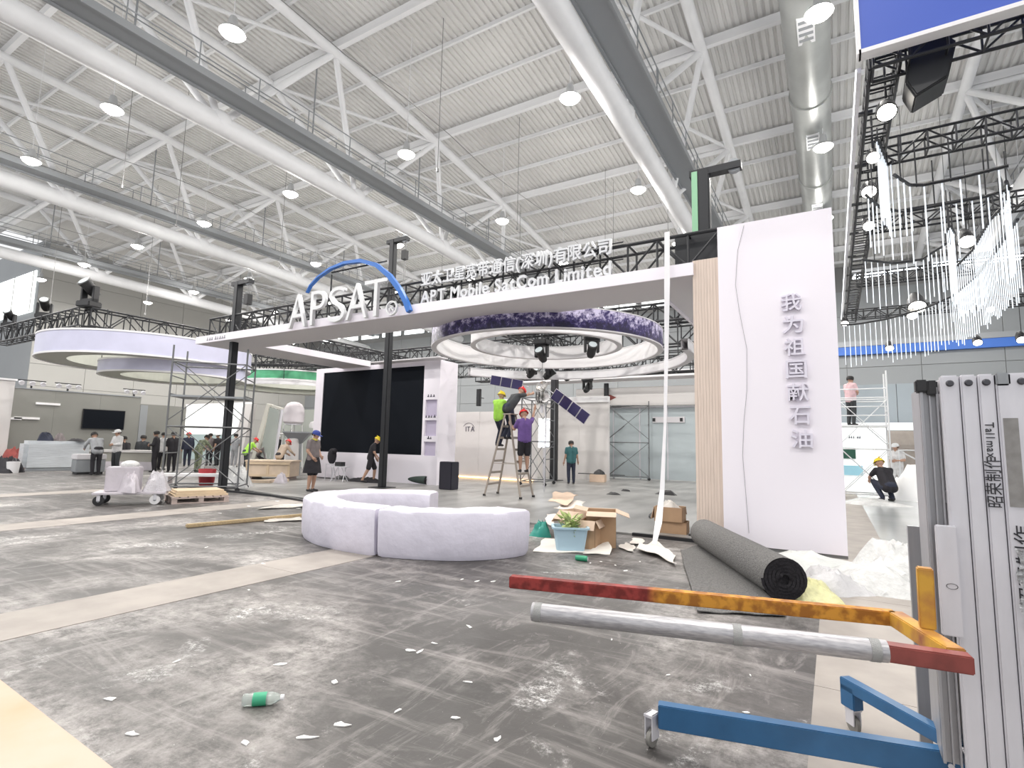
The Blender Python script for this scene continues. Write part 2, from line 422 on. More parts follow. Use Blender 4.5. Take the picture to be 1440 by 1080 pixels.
# canopy: front beam, two side beams
cn = thing('booth_canopy', 'white flat canopy frame carried over the booth front and sides', 'canopy', (-9, 8.7, 4.25))
def cpart(name, x0, x1, y0, y1, z0, z1, m):
    return MB().box(x0 + 9, x1 + 9, y0 - 8.7, y1 - 8.7, z0 - 4.25, z1 - 4.25).build(name, m, cn)
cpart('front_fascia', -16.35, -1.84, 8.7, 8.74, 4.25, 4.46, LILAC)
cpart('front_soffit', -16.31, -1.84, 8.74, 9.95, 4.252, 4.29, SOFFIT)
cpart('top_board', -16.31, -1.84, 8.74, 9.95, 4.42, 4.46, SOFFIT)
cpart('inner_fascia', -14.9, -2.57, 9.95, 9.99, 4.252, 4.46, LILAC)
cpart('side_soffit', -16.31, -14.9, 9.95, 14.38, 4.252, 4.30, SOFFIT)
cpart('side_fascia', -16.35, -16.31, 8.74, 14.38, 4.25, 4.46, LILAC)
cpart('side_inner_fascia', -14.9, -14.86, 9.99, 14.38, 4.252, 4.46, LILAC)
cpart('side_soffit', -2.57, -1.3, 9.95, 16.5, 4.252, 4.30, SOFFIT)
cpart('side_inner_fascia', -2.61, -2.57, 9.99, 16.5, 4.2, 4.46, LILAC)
cpart('second_soffit', -14.4, -11.2, 13.9, 14.38, 4.3, 4.34, SOFFIT)
s_ = at(291, 477, Y=8.7); e_ = at(318, 473, Y=8.7)
marks((3, 5), mat('grey_print', (0.25, 0.25, 0.28), 0.6), s_.x + 9, e_.x + 9, -0.005, 0.05, 0.1, cn, 'stand_number_mark', 1)
# tall title panel with its fluted timber column
PX0, PX1, PYF = -1.46, 0.115, 8.72
tp = thing('title_panel', 'tall white panel at the booth corner with vertical raised characters', 'panel', (-0.67, PYF, 0))
MB().box(PX0 + 0.67, PX1 + 0.67, 0, 0.35, 0.05, 4.975).build('panel_board', LILAC, tp)
MB().box(PX0 + 0.67, PX1 + 0.67, 0.02, 0.33, 0.0, 0.05).build('plinth', mat('plinth_grey', (0.2, 0.2, 0.2), 0.6), tp)
CHAR = mat('raised_character_grey', (0.70, 0.67, 0.76), 0.4, 0.1)
for i, ch in enumerate('我为祖国献石油'):
    zc = 3.62 - i * 0.333
    me, a, b, c, d = glyph(ch, CHAR, 0.05, 0.012)
    sx = 0.27 / (b - a); sz = 0.26 / (d - c)
    link('character', me, tp, (0.67 - 0.45 + 0.012 * i - 0.135 - a * sx, -0.035, zc - 0.13 - c * sz), None, (sx, 1, sz))
TIMB = mat('pale_timber', (0.70, 0.58, 0.50), 0.5, noise=0.12, scale=3, stretch=(10, 10, 0.5))
tc_ = thing('timber_column', 'pale fluted timber column beside the tall white panel', 'column', (-1.66, PYF + 0.04, 0))
MB().box(-0.20, 0.2, 0.03, 0.5, 0.03, 4.5).build('column_core', LILAC, tc_)
for k in range(9): MB().box(-0.2 + 0.0445 * k, -0.2 + 0.0445 * k + 0.0425, 0.0, 0.03, 0.04, 4.5).build('slat', TIMB, tc_)
# dangling wire on the panel
pts = [at(*q, Y=PYF - 0.03) for q in ((1046, 316), (1037, 352), (1034, 400), (1040, 440), (1050, 490), (1050, 550), (1046, 590), (1044, 640), (1049, 700), (1053, 750))]
tag(MB().tube([p + Vector((0, 0.02, 0)) for p in pts], 0.0035, 5).build('dangling_wire', mat('pale_wire', (0.35, 0.34, 0.36), 0.5)), 'thin grey wire dangling down the face of the tall white panel', 'wire')
# ---------------------------------------------------------------- black box trusses
def box_truss(label, p0, p1, wid=0.42, hgt=0.52, step=0.5, group='black box trusses', r=0.034, rb=0.021, parent_at=None):
    p0 = Vector(p0); p1 = Vector(p1); d = (p1 - p0); L = d.length; d.normalize(); n = d.cross(Vector((0, 0, 1))).normalized()
    t = thing('box_truss', label, 'truss', p0, group=group); Z = Vector((0, 0, hgt)); W = n * (wid / 2)
    c = [W * -1, W, W + Z, W * -1 + Z]
    for q in c: bar('chord', q, q + d * L, r, BLACK, t)
    k = max(1, int(round(L / step)))
    for i in range(k + 1):
        u = d * (L * i / k)
        for a, b in ((0, 3), (1, 2), (0, 1), (3, 2)): bar('batten', c[a] + u, c[b] + u, rb, BLACK, t)
        if i < k:
            v = d * (L * (i + 1) / k)
            for a, b in (((0, 3), (1, 2)) if i % 2 else ((3, 0), (2, 1))): bar('brace', c[a] + u, c[b] + v, rb, BLACK, t)
    return t
TZ = 4.5
box_truss('long black box truss above the white fascia carrying the sign letters', (-16.2, 9.25, TZ), (-1.45, 9.25, TZ), 0.5, 0.56, 0.52)
box_truss('black box truss running back from the pulley post at the scaffold', (-15.6, 9.6, TZ), (-15.6, 17, TZ), 0.45, 0.52, 0.55)
box_truss('black box truss running back behind the timber column', (-2.0, 9.6, TZ), (-2.0, 19.5, TZ), 0.45, 0.52, 0.55)
box_truss('black box truss over the top of the big black screen', (-15.6, 16.2, 4.55), (-2.0, 16.2, 4.55), 0.45, 0.62, 0.62)
box_truss('black box truss across the rear of the booth near the centre post', (-14, 20.3, 4.3), (-2.0, 20.3, 4.3), 0.45, 0.6, 0.6)
box_truss('black box truss crossing inside the purple ring', (-8.0, 9.6, 4.62), (-8.0, 20, 4.62), 0.4, 0.45, 0.55)
ft = box_truss('far black box truss beyond the booth at the grey end wall', (-24, 27, 5.6), (-3, 27, 5.6), 0.5, 0.7, 0.8)
for x in (2, 8, 14, 17): bar('hanger', (x, 0.25, 0.6), (x, 0.25, 10.6), 0.012, WIRE, ft)
box_truss('short black box truss across the purple ring interior', (-8.0, 13.4, 4.62), (-2.2, 13.4, 4.62), 0.4, 0.45, 0.55)
# posts (lifting towers)
def tower(label, x, y, ztop, w_=0.095, zb_=0.03, extra=None, chain=True):
    t = thing('lifting_tower', label, 'post', (x, y, zb_), group='black lifting towers')
    MB().box(-w_, w_, -w_, w_, 0.02, ztop - zb_).build('mast', BLACK, t, bevel=0.02)
    MB().box(-0.3, 0.3, -0.3, 0.3, 0, 0.02).build('base_plate', BLACK, t)
    MB().box(-0.24, 0.62, -0.09, 0.09, ztop - zb_ - 0.12, ztop - zb_).build('head_beam', BLACK, t)
    MB().lathe([(0.0, -0.05), (0.12, -0.05), (0.12, 0.05), (0, 0.05)], 14, M=T(0.5, 0, ztop - zb_ - 0.05) @ RX(PI / 2)).build('pulley', CATW, t)
    if chain:
        MB().tube([(0.5, 0, ztop - zb_ - 0.1), (0.5, 0, TZ + 0.5)], 0.012, 6).tube([(0.56, 0, ztop - zb_ - 0.1), (0.56, 0, TZ + 0.5)], 0.012, 6).build('chain', WIRE, t)
        MB().box(0.43, 0.6, -0.08, 0.08, ztop - zb_ - 0.75, ztop - zb_ - 0.45).build('hoist', BLACKP, t)
    MB().box(-0.34, 0.34, -0.34, 0.34, TZ - zb_, TZ + 0.55 - zb_).build('sleeve_block', BLACK, t) if extra == 'sleeve' else None
    return t
p = at(292, 690, z=0)
tower('black post with pulley head standing inside the scaffold at the canopy corner', p.x, 9.05, at(303, 404, Y=9.05).z)
p = at(537, 687, z=0)
MAST = mat('dark_blue_black_mast', (0.022, 0.024, 0.035), 0.4)
tw = tower('round dark post in front of the black screen, topped by a chain hoist', p.x, p.y, at(552, 338, Y=p.y).z, 0.10)
p = at(783, 676, z=0)
tower('black post behind the satellite model carrying the rear truss', p.x, p.y - 0.3, 4.9, 0.13, chain=False)
g_ = at(988, 300, Y=9.3)
gt = tower('green and black post rising above the truss beside the tall white panel', g_.x, 9.5, at(988, 240, Y=9.5).z, 0.1, chain=False)
GREENP = mat('green_paint', (0.25, 0.48, 0.30), 0.5)
MB().box(-0.2, -0.1, -0.1, 0.1, 4.4, at(988, 245, Y=9.5).z).build('green_side', GREENP, gt)
MB().box(-0.45, 0.25, -0.33, 0.33, TZ - 0.05, TZ + 0.6).build('sleeve_block', BLACK, gt)
# ---------------------------------------------------------------- sign letters
LET = mat('letter_white', (0.72, 0.73, 0.74), 0.4)
LETS = mat('letter_silver', (0.60, 0.61, 0.63), 0.4, 0.2)
SY = 8.62
sg = thing('letter_sign', 'big white capital letters with a blue arch standing on the fascia', 'sign', (-10.3, SY, 4.26))
xs = [(407, 432), (437, 458), (462, 486), (487, 517), (512, 545)]
for ch, (xa, xb) in zip('APSAT', xs):
    A = at(xa, 455, Y=SY).x + 10.3; B = at(xb, 440, Y=SY).x + 10.3
    me, a, b, c, d = glyph(ch, LET, 0.09, -0.012)
    sx = (B - A) / (b - a); sz = 0.86 / (d - c)
    link('letter', me, sg, (A - a * sx, 0, 0.02 - c * sz), None, (sx, 1, sz))
rx = at(551, 437, Y=SY).x + 10.3
rg = MB().lathe([(0.135, -0.03), (0.165, -0.03), (0.165, 0.03), (0.135, 0.03), (0.135, -0.03)], 24, M=T(rx, 0, 0.16) @ RX(PI / 2)).build('registered_mark', LET, sg)
me, a, b, c, d = glyph('R', LET, 0.05, 0.0); sx = 0.1 / (b - a); sz = 0.13 / (d - c)
link('letter', me, rg, (rx - 0.05 - a * sx, 0, 0.095 - c * sz), None, (sx, 1, sz))
BLUE = mat('arch_blue', (0.03, 0.15, 0.50), 0.35)
pts = [at(*q, Y=SY) for q in ((432, 412), (437, 402), (448, 390), (465, 378), (485, 370), (508, 367), (530, 373), (548, 388), (562, 407), (571, 424), (576, 438))]
ab = MB(); k = len(pts)
for i, q in enumerate(pts):
    hw = 0.006 + 0.05 * min(1, i / 7)
    tdir = (pts[min(i + 1, k - 1)] - pts[max(i - 1, 0)]).normalized(); nn = Vector((-tdir.z, 0, tdir.x))
    q = q - Vector((-10.3, SY, 4.26))
    for s, dy in ((-1, -0.05), (1, -0.05), (1, 0.05), (-1, 0.05)): ab.v.append(tuple(q + nn * hw * s + Vector((0, dy, 0))))
for i in range(k - 1):
    for j in range(4): ab.f.append((i*4 + j, i*4 + (j+1) % 4, (i+1)*4 + (j+1) % 4, (i+1)*4 + j)); ab.mi.append(0)
ab.f += [(0, 1, 2, 3), (4*k - 4, 4*k - 3, 4*k - 2, 4*k - 1)]; ab.mi += [0, 0]
ab.build('blue_arch', BLUE, sg)
for z in (0.06, 0.3): bar('mounting_rail', (-1.7, 0.1, z), (2.3, 0.1, z), 0.02, BLACK, sg)
for q in ((463, 385), (540, 385)):
    u = at(*q, Y=SY); bar('arch_support', (u.x + 10.3, 0.08, 0.8), (u.x + 10.3, 0.08, u.z - 4.26), 0.02, BLACK, sg)
a_ = at(463, 380, Y=SY); b_ = at(540, 370, Y=SY)
bar('arch_support', (a_.x + 10.3, 0.08, a_.z - 4.30), (b_.x + 10.3, 0.08, a_.z - 4.30), 0.02, BLACK, sg)
nm = thing('company_name_sign', 'two lines of raised silver company name letters on the black truss', 'sign', (-5.4, 8.9, 4.5))
text_line('亚太卫星宽带通信(深圳)有限公司', LETS, at(593, 395, Y=8.9).x + 5.4, at(860, 350, Y=8.9).x + 5.4, 0, at(593, 404, Y=8.9).z - 4.5 + 0.04, 0.33, nm, 0.07, 0.022, gap=0.08, name='letter')
text_line('APT Mobile SatCom Limited', LETS, at(593, 412, Y=8.9).x + 5.4, at(860, 378, Y=8.9).x + 5.4, 0, 0.02, 0.37, nm, 0.07, 0.022, gap=0.1, space=0.35, name='letter')
for z in (0.02, 0.3, 0.36, 0.62): bar('mounting_rail', (-2.3, 0.06, z), (2.3, 0.06, z), 0.012, BLACK, nm)
# ---------------------------------------------------------------- hanging rings over the booth
def ring_mat():
    m = bpy.data.materials.new('night_lights_print'); m.use_nodes = True; nt = m.node_tree; b = nt.nodes['Principled BSDF']
    tc = nt.nodes.new('ShaderNodeTexCoord'); n = nt.nodes.new('ShaderNodeTexNoise'); n.inputs['Scale'].default_value = 5.5; n.inputs['Detail'].default_value = 9; n.inputs['Roughness'].default_value = 0.75
    sp = nt.nodes.new('ShaderNodeSeparateXYZ'); add = nt.nodes.new('ShaderNodeMath'); add.operation = 'MULTIPLY_ADD'; add.inputs[1].default_value = 0.42; 
    nt.links.new(tc.outputs['Object'], n.inputs['Vector']); nt.links.new(tc.outputs['Object'], sp.inputs[0])
    nt.links.new(sp.outputs['Z'], add.inputs[0]); nt.links.new(n.outputs['Fac'], add.inputs[2])
    r = nt.nodes.new('ShaderNodeValToRGB'); e = r.color_ramp.elements
    e[0].position = 0.50; e[0].color = (0.012, 0.008, 0.045, 1); e[1].position = 0.72; e[1].color = (0.75, 0.7, 0.9, 1)
    q = e.new(0.60); q.color = (0.05, 0.035, 0.16, 1)
    nt.links.new(add.outputs[0], r.inputs[0]); nt.links.new(r.outputs[0], b.inputs['Base Color']); b.inputs['Roughness'].default_value = 0.35
    return m
RINGP = ring_mat()
RC = (-6.5, 12.55)
def ring(label, c, r, z0, z1, mo, mi_, thick=0.12, arc=(0, 2 * PI), group='rings hung over the booth', name='hanging_ring'):
    t = thing(name, label, 'ring', (c[0], c[1], z0), group=group); h = z1 - z0; n = 72
    MB().lathe([(r, 0), (r, h)], n, a0=arc[0], a1=arc[1]).build('outer_skin', mo, t, smooth=True)
    MB().lathe([(r - thick, 0.0), (r - thick, h)], n, a0=arc[0], a1=arc[1]).build('inner_skin', mi_, t, smooth=True)
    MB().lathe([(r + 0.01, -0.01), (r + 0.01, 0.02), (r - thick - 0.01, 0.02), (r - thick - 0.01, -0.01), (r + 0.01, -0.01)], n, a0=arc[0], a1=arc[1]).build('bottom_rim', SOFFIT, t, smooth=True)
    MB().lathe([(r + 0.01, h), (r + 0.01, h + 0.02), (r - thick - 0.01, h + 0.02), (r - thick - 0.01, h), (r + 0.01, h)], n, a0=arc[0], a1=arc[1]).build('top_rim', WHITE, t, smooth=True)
    for k in range(6):
        a = arc[0] + (arc[1] - arc[0]) * (k + 0.5) / 6
        bar('hanger', ((r - thick / 2) * math.cos(a), (r - thick / 2) * math.sin(a), h), ((r - thick / 2) * math.cos(a), (r - thick / 2) * math.sin(a), h + 0.5), 0.012, BLACK, t)
    return t
ring('big ring with a dark purple night-lights print outside and white inside', RC, 3.02, 3.92, 4.38, RINGP, WHITE)
ring('smaller white ring nested inside the purple printed ring', RC, 2.0, 4.05, 4.40, WHITE, WHITE)
ring('plain white half ring at the booth rear behind the purple ring', (-7.0, 13.0), 4.15, 3.78, 4.02, WHITE, WHITE, 0.16, (-0.05, PI * 0.85))
# ---------------------------------------------------------------- screen wall
SWY = 14.4
sw = thing('screen_wall', 'white booth wall holding a huge black video screen and three niches', 'wall', (-14.7, SWY, 0.03))
def sp(name, x0, x1, y0, y1, z0, z1, m, par=sw, bevel=0): return MB().box(x0 + 14.7, x1 + 14.7, y0 - SWY, y1 - SWY, z0 - 0.03, z1 - 0.03).build(name, m, par, bevel=bevel)
sp('wall_board', -17.9, -11.53, SWY + 0.1, 15.4, 0.03, 4.32, LILAC)
sx0, sx1, sz0, sz1 = -17.46, -12.24, 1.02, 4.15
sp('frame_board', -17.9, sx0, SWY, SWY + 0.1, 0.03, 4.32, LILAC); sp('frame_board', sx0, sx1, SWY, SWY + 0.1, sz1, 4.32, LILAC); sp('frame_board', sx0, sx1, SWY, SWY + 0.1, 0.03, sz0, LILAC)
scr = sp('video_screen', sx0, sx1, SWY + 0.03, SWY + 0.1, sz0, sz1, SCREEN)
NI = [(600, 614.5, 562, 586), (599, 613.5, 591, 614), (597.5, 612.5, 621, 642)]
nz = []
nx0, nx1 = -12.13, -11.62
for (xa, xb, ya, yb) in NI: nz.append((at(xb, yb, Y=SWY).z, at(xa, ya, Y=SWY).z))
sp('frame_board', sx1, nx0, SWY, SWY + 0.1, 0.03, 4.32, LILAC); sp('frame_board', nx1, -11.53, SWY, SWY + 0.1, 0.03, 4.32, LILAC)
edges = [4.32] + [v for (a, b) in nz for v in (b, a)] + [0.03]
for i in range(0, len(edges), 2): sp('frame_board', nx0, nx1, SWY, SWY + 0.1, edges[i + 1], edges[i], LILAC)
NICH = mat('niche_lilac', (0.52, 0.47, 0.60), 0.5)
INK = mat('dark_ink', (0.05, 0.04, 0.07), 0.6)
for (a, b), s in zip(nz, (3, 4, 2)):
    sp('niche_back', nx0, nx1, SWY + 0.09, SWY + 0.1, a, b, NICH)
    sp('niche_shelf', nx0, nx1, SWY + 0.01, SWY + 0.09, a, a + 0.02, LILAC)
    marks((s,), INK, -11.875 - 0.06 * s + 14.7, -11.875 + 0.06 * s + 14.7, -0.006, b + 0.06, 0.1, sw, 'caption_mark', s)
b_ = tag(MB().box(-0.24, 0.24, -0.2, 0.2, 0, 0.85).build('black_bin', mat('bin_black', (0.02, 0.018, 0.03), 0.35), bevel=0.02), 'tall black square bin beside the screen wall', 'bin')
b_.location = (at(625, 690, z=0).x, at(625, 690, z=0).y + 0.2, 0.03)
# booth rear walls
BW = 18.4
PALE = mat('pale_partition', (0.68, 0.655, 0.64), 0.5, noise=0.06, scale=0.8)
rw = thing('rear_partition', 'pale rear booth wall glowing orange along its base', 'wall', (-11, BW, 0.03))
for k in range(3): MB().box(-2.9 + 1.33 * k, -1.575 + 1.33 * k, 0, 0.2, 0, 2.75).build('wall_board', PALE, rw)
COVE = mat('orange_cove_light', (1.0, 0.62, 0.28), 0.5, emit=4)
MB().box(-2.8, 1.0, -0.04, 0.0, 0.03, 0.07).build('cove_strip', COVE, rw)
u = at(655, 606, Y=BW)
text_line('ITA', INK, u.x + 11, u.x + 11.45, -0.01, u.z - 0.05, 0.3, rw, 0.01, name='graphic_letter')
MB().lathe([(0.3, -0.006), (0.31, -0.006), (0.31, 0.006), (0.3, 0.006), (0.3, -0.006)], 20, M=T(u.x + 11.15, -0.01, u.z) @ RX(PI / 2), a0=0.3, a1=2.6).build('graphic_arc', INK, rw)
# ---------------------------------------------------------------- wrapped curved bench
WRAP = mat('white_foam_wrap', (0.74, 0.71, 0.81), 0.45, noise=0.06, scale=5, bump=0.5)
def vnoise(p, s=1.0):
    return (math.sin(p[0]*3.1*s + p[1]*1.7*s) + math.sin(p[1]*4.3*s - p[2]*3.9*s + 1.3) + math.sin(p[0]*6.7*s + p[2]*5.1*s + p[1]*2.2*s)) / 3
def bench(label, a0, a1, zin, dent):
    c = (-5.5, 6.42); n = 40; prof = []
    prof = [(0.05, 0.0), (0.02, 0.06), (0.0, 0.3), (0.0, 0.55), (0.015, 0.585), (0.05, 0.60), (0.28, 0.60), (0.50, 0.60), (0.53, 0.585), (0.55, 0.55), (0.55, 0.3), (0.54, zin), (0.05, 0.0)]
    b = MB()
    for i in range(n + 1):
        e = min(i, n - i); sh = 0.05 if e == 0 else 0.0
        a = math.radians(a0 + (a1 - a0) * i / n)
        for (u, z) in prof:
            u2 = 0.28 + (u - 0.28) * (1 - sh * 3); z2 = 0.3 + (z - 0.3) * (1 - sh)
            p = Vector((c[0] + (2.0 - u) * math.cos(a), c[1] + (1.36 - u * 0.85) * math.sin(a), z2))
            d = vnoise(p * 1.0, 1.6) * 0.014 + vnoise(p, 4) * 0.009 + abs(vnoise(p, 7)) * 0.006
            out = Vector((math.cos(a), math.sin(a), 0)) * (1 if u < 0.28 else -1)
            p += out * d * (0.3 + z) + Vector((0, 0, d * 0.6 if 0.05 < z else 0))
            p.z = max(p.z, 0.004); b.v.append(tuple(p))
    L = len(prof)
    for i in range(n):
        for j in range(L - 1): b.f.append((i*L + j, (i+1)*L + j, (i+1)*L + j + 1, i*L + j + 1)); b.mi.append(0)
    b.f += [tuple(range(L - 1)), tuple(n*L + k for k in range(L - 1))]; b.mi += [0, 0]
    return tag(b.build('wrapped_bench', WRAP, smooth=True), label, 'bench', 'wrapped curved bench pieces')
bench('curved bench piece in white foam wrap nearest the blue tub', -2, -75.5, 0.0, 0)
bench('short curved bench piece in white wrap, left of the seam', -77, -146, 0.0, 0)
bench('rear curved bench piece in white wrap facing the round dark post', -147.5, -252, 0.22, 0)
# ---------------------------------------------------------------- carpet
CARP = mat('grey_needle_felt', (0.20, 0.195, 0.19), 0.95, noise=0.45, scale=60, bump=0.6)
CARPD = mat('felt_back_black', (0.018, 0.016, 0.02), 0.95, noise=0.3, scale=40, bump=0.4)
rf = Vector((-0.46, 6.02, 0.205)); rb = Vector((-1.70, 8.48, 0.205))
def roll(label, p0, p1, r, m, mend, name='carpet_roll'):
    t = thing(name, label, 'carpet', (p0.x, p0.y, 0)); d = p1 - p0; q = d.to_track_quat('Z', 'Y').to_matrix().to_4x4()
    M = T(0, 0, p0.z) @ q; L = d.length
    MB().lathe([(r, 0), (r * 1.01, L * 0.3), (r * 0.99, L * 0.7), (r, L)], 32, M=M).build('outer_layer', m, t, smooth=True)
    b = MB(); N_ = 110
    for i in range(N_ + 1):
        a = 2 * PI * i / 22; rr = 0.03 + (r - 0.035) * i / N_
        for zz, dr in ((-0.012, 0), (-0.012, (r - 0.03) / 5.6), ):
            b.v.append(tuple(M @ Vector(((rr + dr) * math.cos(a), (rr + dr) * math.sin(a), zz - 0.01 * math.sin(i * 0.9)))))
    for i in range(N_): b.f.append((2*i, 2*i + 2, 2*i + 3, 2*i + 1)); b.mi.append(0)
    b.lathe([(0.0, 0.03), (r * 0.995, 0.012)], 32, M=M)
    b.build('rolled_end', mend, t, smooth=True); MB().lathe([(0.0, L), (r, L)], 32, M=M).build('back_end', mend, t); return t
roll('thick roll of grey felt carpet with black end, lying by the panel', rf, rb, 0.2, CARP, CARPD)
def cloth(name, label, cat, poly, z, m, amp=0.01, seed=0, thick=0.008, nx=14, group=None, lift=None):
    """a thin lying sheet with its own outline, waves and thickness; poly: 4 corners"""
    a, b_, c, d = [Vector((p[0], p[1], 0)) for p in poly]
    def f(u, v, dz):
        p = a * (1 - u) * (1 - v) + b_ * u * (1 - v) + c * u * v + d * (1 - u) * v
        p = p + Vector((math.sin(v * 9 + seed), math.sin(u * 8 + seed * 2), 0)) * 0.02
        h = z + amp * (1 + vnoise((p.x * 2 + seed, p.y * 2, seed), 1.6))
        if lift: h += lift(u, v)
        return (p.x, p.y, max(0.006 - thick, h) + dz)
    m_ = MB().sheet(lambda u, v: f(u, v, thick), nx, nx).sheet(lambda u, v: f(u, v, 0), nx, nx)
    k = (nx + 1) ** 2
    rim = [i * (nx + 1) for i in range(nx + 1)] + [nx * (nx + 1) + j for j in range(1, nx + 1)] + [i * (nx + 1) + nx for i in range(nx - 1, -1, -1)] + [j for j in range(nx - 1, 0, -1)]
    for i in range(len(rim)):
        p, q = rim[i], rim[(i + 1) % len(rim)]; m_.f.append((p, q, q + k, p + k)); m_.mi.append(0)
    return tag(m_.build(name, m, smooth=True), label, cat, group)
P2 = lambda *q: tuple(at(*q, z=0))[:2]
cloth('carpet_sheet', 'unrolled grey felt carpet lying under the thick roll', 'carpet', (P2(955, 775), P2(978, 862), P2(1108, 868), P2(1010, 765)), 0.004, CARP, 0.012, 1)
cloth('carpet_offcut', 'small dark felt offcut on the floor under the yellow rail', 'carpet', (P2(1075, 850), P2(1088, 868), P2(1150, 862), P2(1120, 848)), 0.012, CARPD, 0.004, 3, nx=6)
FILM = mat('crumpled_film', (0.64, 0.64, 0.63), 0.25, bump=0.8, scale=14, noise=0.1)
FILMY = mat('yellow_film', (0.72, 0.70, 0.38), 0.3, bump=0.8, scale=14, noise=0.2)
def heap(name, label, cat, c, sx, sy, h, m, seed, n=26, group=None, sharp=1.0, flat=True):
    b = MB(); rr = random.Random(seed); ph = [rr.uniform(0, 6) for _ in range(6)]
    def f(u, v):
        a = u * 2 * PI; r = v
        e = 1 + 0.18 * math.sin(3 * a + ph[0]) + 0.12 * math.sin(5 * a + ph[1])
        x = math.cos(a) * r * sx * e; y = math.sin(a) * r * sy * e
        hh = h * (1 - r ** 2.6) * (1 + 0.5 * r * math.sin(a * 2 + ph[2] + 3 * r)) + 0.20 * h * sharp * (vnoise((x * 3 / sx + ph[3], y * 3 / sy, ph[4]), 1.6) + 0.5 * abs(vnoise((x * 7 / sx, y * 7 / sy + ph[5], 0), 2.0))) * (1 - r * r)
        return (x, y, max(0.0, hh) if r < 1 else 0.0)
    b.sheet(f, n, n // 2); b.sheet(lambda u, v: (f(u, v)[0], f(u, v)[1], 0.0), n, 1)
    o = tag(b.build(name, m, smooth=(sharp < 1.5)), label, cat, group); o.location = c; return o
q = at(1165, 830, z=0); heap('plastic_film_heap', 'crumpled grey plastic film beside the carpet roll end', 'plastic film', (q.x, q.y, 0), 0.34, 0.3, 0.2, mat('grey_film', (0.6, 0.59, 0.6), 0.25, bump=0.8, scale=12), 4)
q = at(1135, 838, z=0); heap('yellow_film_heap', 'crumpled yellowish plastic film behind the yellow rail', 'plastic film', (q.x, q.y, 0), 0.3, 0.26, 0.14, FILMY, 5)
q = at(1225, 825, z=0); heap('white_film_heap', 'white plastic film heap at the foot of the tall panel', 'plastic film', (q.x, q.y, 0), 0.55, 0.45, 0.22, FILM, 6)
q = at(1130, 800, z=0); heap('clear_sheet_heap', 'pale translucent sheet crumpled between panel foot and roll', 'plastic film', (q.x, q.y + 0.1, 0), 0.7, 0.35, 0.16, mat('pale_film', (0.62, 0.63, 0.61), 0.3, bump=0.6, scale=10), 7)
q = at(1275, 810, z=0); heap('bright_film_heap', 'bright white wrapping pile beside the aluminium frames', 'plastic film', (q.x, q.y, 0), 0.6, 0.5, 0.35, FILM, 8)
# ---------------------------------------------------------------- tub, cartons, papers
CARD = mat('cardboard', (0.46, 0.30, 0.18), 0.8, noise=0.12, scale=4)
CARDL = mat('cardboard_light', (0.66, 0.50, 0.38), 0.8, noise=0.1, scale=4)
PAPER = mat('torn_paper', (0.80, 0.76, 0.70), 0.7, noise=0.05, scale=6)
def carton(label, x, y, w_, d_, h, rz, flaps=(60, 120, 200, 100), m=CARD, tilt=None, name='cardboard_box', z=0.0):
    t = thing(name, label, 'box', (x, y, z), rz, 'cardboard boxes on the floor'); k = 0.008
    MB().box(-w_/2, w_/2, -d_/2, d_/2, 0, k).build('bottom', m, t)
    MB().box(-w_/2, w_/2, -d_/2, -d_/2 + k, 0, h).build('side', m, t); MB().box(-w_/2, w_/2, d_/2 - k, d_/2, 0, h).build('side', m, t)
    MB().box(-w_/2, -w_/2 + k, -d_/2, d_/2, 0, h).build('side', m, t); MB().box(w_/2 - k, w_/2, -d_/2, d_/2, 0, h).build('side', m, t)
    for i, an in enumerate(flaps):
        if an is None: continue
        an = math.radians(an); L = (d_ if i < 2 else w_) * 0.48
        if i < 2: M = T(0, (-1, 1)[i] * d_/2, h) @ RZ(0 if i else PI) @ RX(PI/2 - an); MB().box(-w_/2, w_/2, 0, L, 0, k, M).build('flap', CARDL, t)
        else: M = T((-1, 1)[i - 2] * w_/2, 0, h) @ RZ(PI/2 if i == 2 else -PI/2) @ RX(PI/2 - an); MB().box(-d_/2, d_/2, 0, L, 0, k, M).build('flap', CARDL, t)
    if tilt:
        t.rotation_euler = (tilt[0], tilt[1], rz)
    return t
q = at(848, 768, z=0); carton('open cardboard box lying on its side, right of the blue tub', q.x - 0.06, q.y + 0.1, 0.42, 0.48, 0.5, 0.35, (100, 120, 80, 110), tilt=None)
q = at(800, 762, z=0); carton('open cardboard box behind the blue tub', q.x, q.y + 0.45, 0.55, 0.4, 0.42, -0.2, (130, 110, 140, 130), CARDL)
q = at(824, 772, z=0); carton('small torn cardboard box wedged beside the blue tub', q.x + 0.02, q.y + 0.1, 0.24, 0.3, 0.4, 0.1, (150, None, 120, 150))
q = at(944, 752, z=0); carton('brown carton standing on a flat box near the timber column', q.x, q.y + 0.1, 0.5, 0.36, 0.22, 0.1, (None, None, None, None), name='carton_stack')
q2 = carton('brown carton with open top lifted on another near the timber column', q.x - 0.03, q.y + 0.06, 0.46, 0.34, 0.24, 0.05, (None, 150, 165, None), name='top_carton', z=0.22)
heap('packing_scraps', 'crumpled scraps sticking out of the upper brown carton', 'scraps', (q.x - 0.03, q.y + 0.06, 0.40), 0.18, 0.12, 0.14, PAPER, 31)
o = cloth('leaning_board', 'dark stick of board on the floor beside the brown cartons', 'board', (P2(911, 728), P2(913, 732), P2(930, 722), P2(928, 719)), 0.035, BLACKP, 0.0, 1, 0.03, 4)
q = at(794, 776, z=0); tx, ty = q.x, q.y + 0.17
TUB = mat('pale_blue_plastic', (0.42, 0.58, 0.68), 0.4)
tb = thing('plastic_tub', 'pale blue plastic tub with leafy scraps inside', 'tub', (tx, ty, 0.005), 0.5)
b = MB()
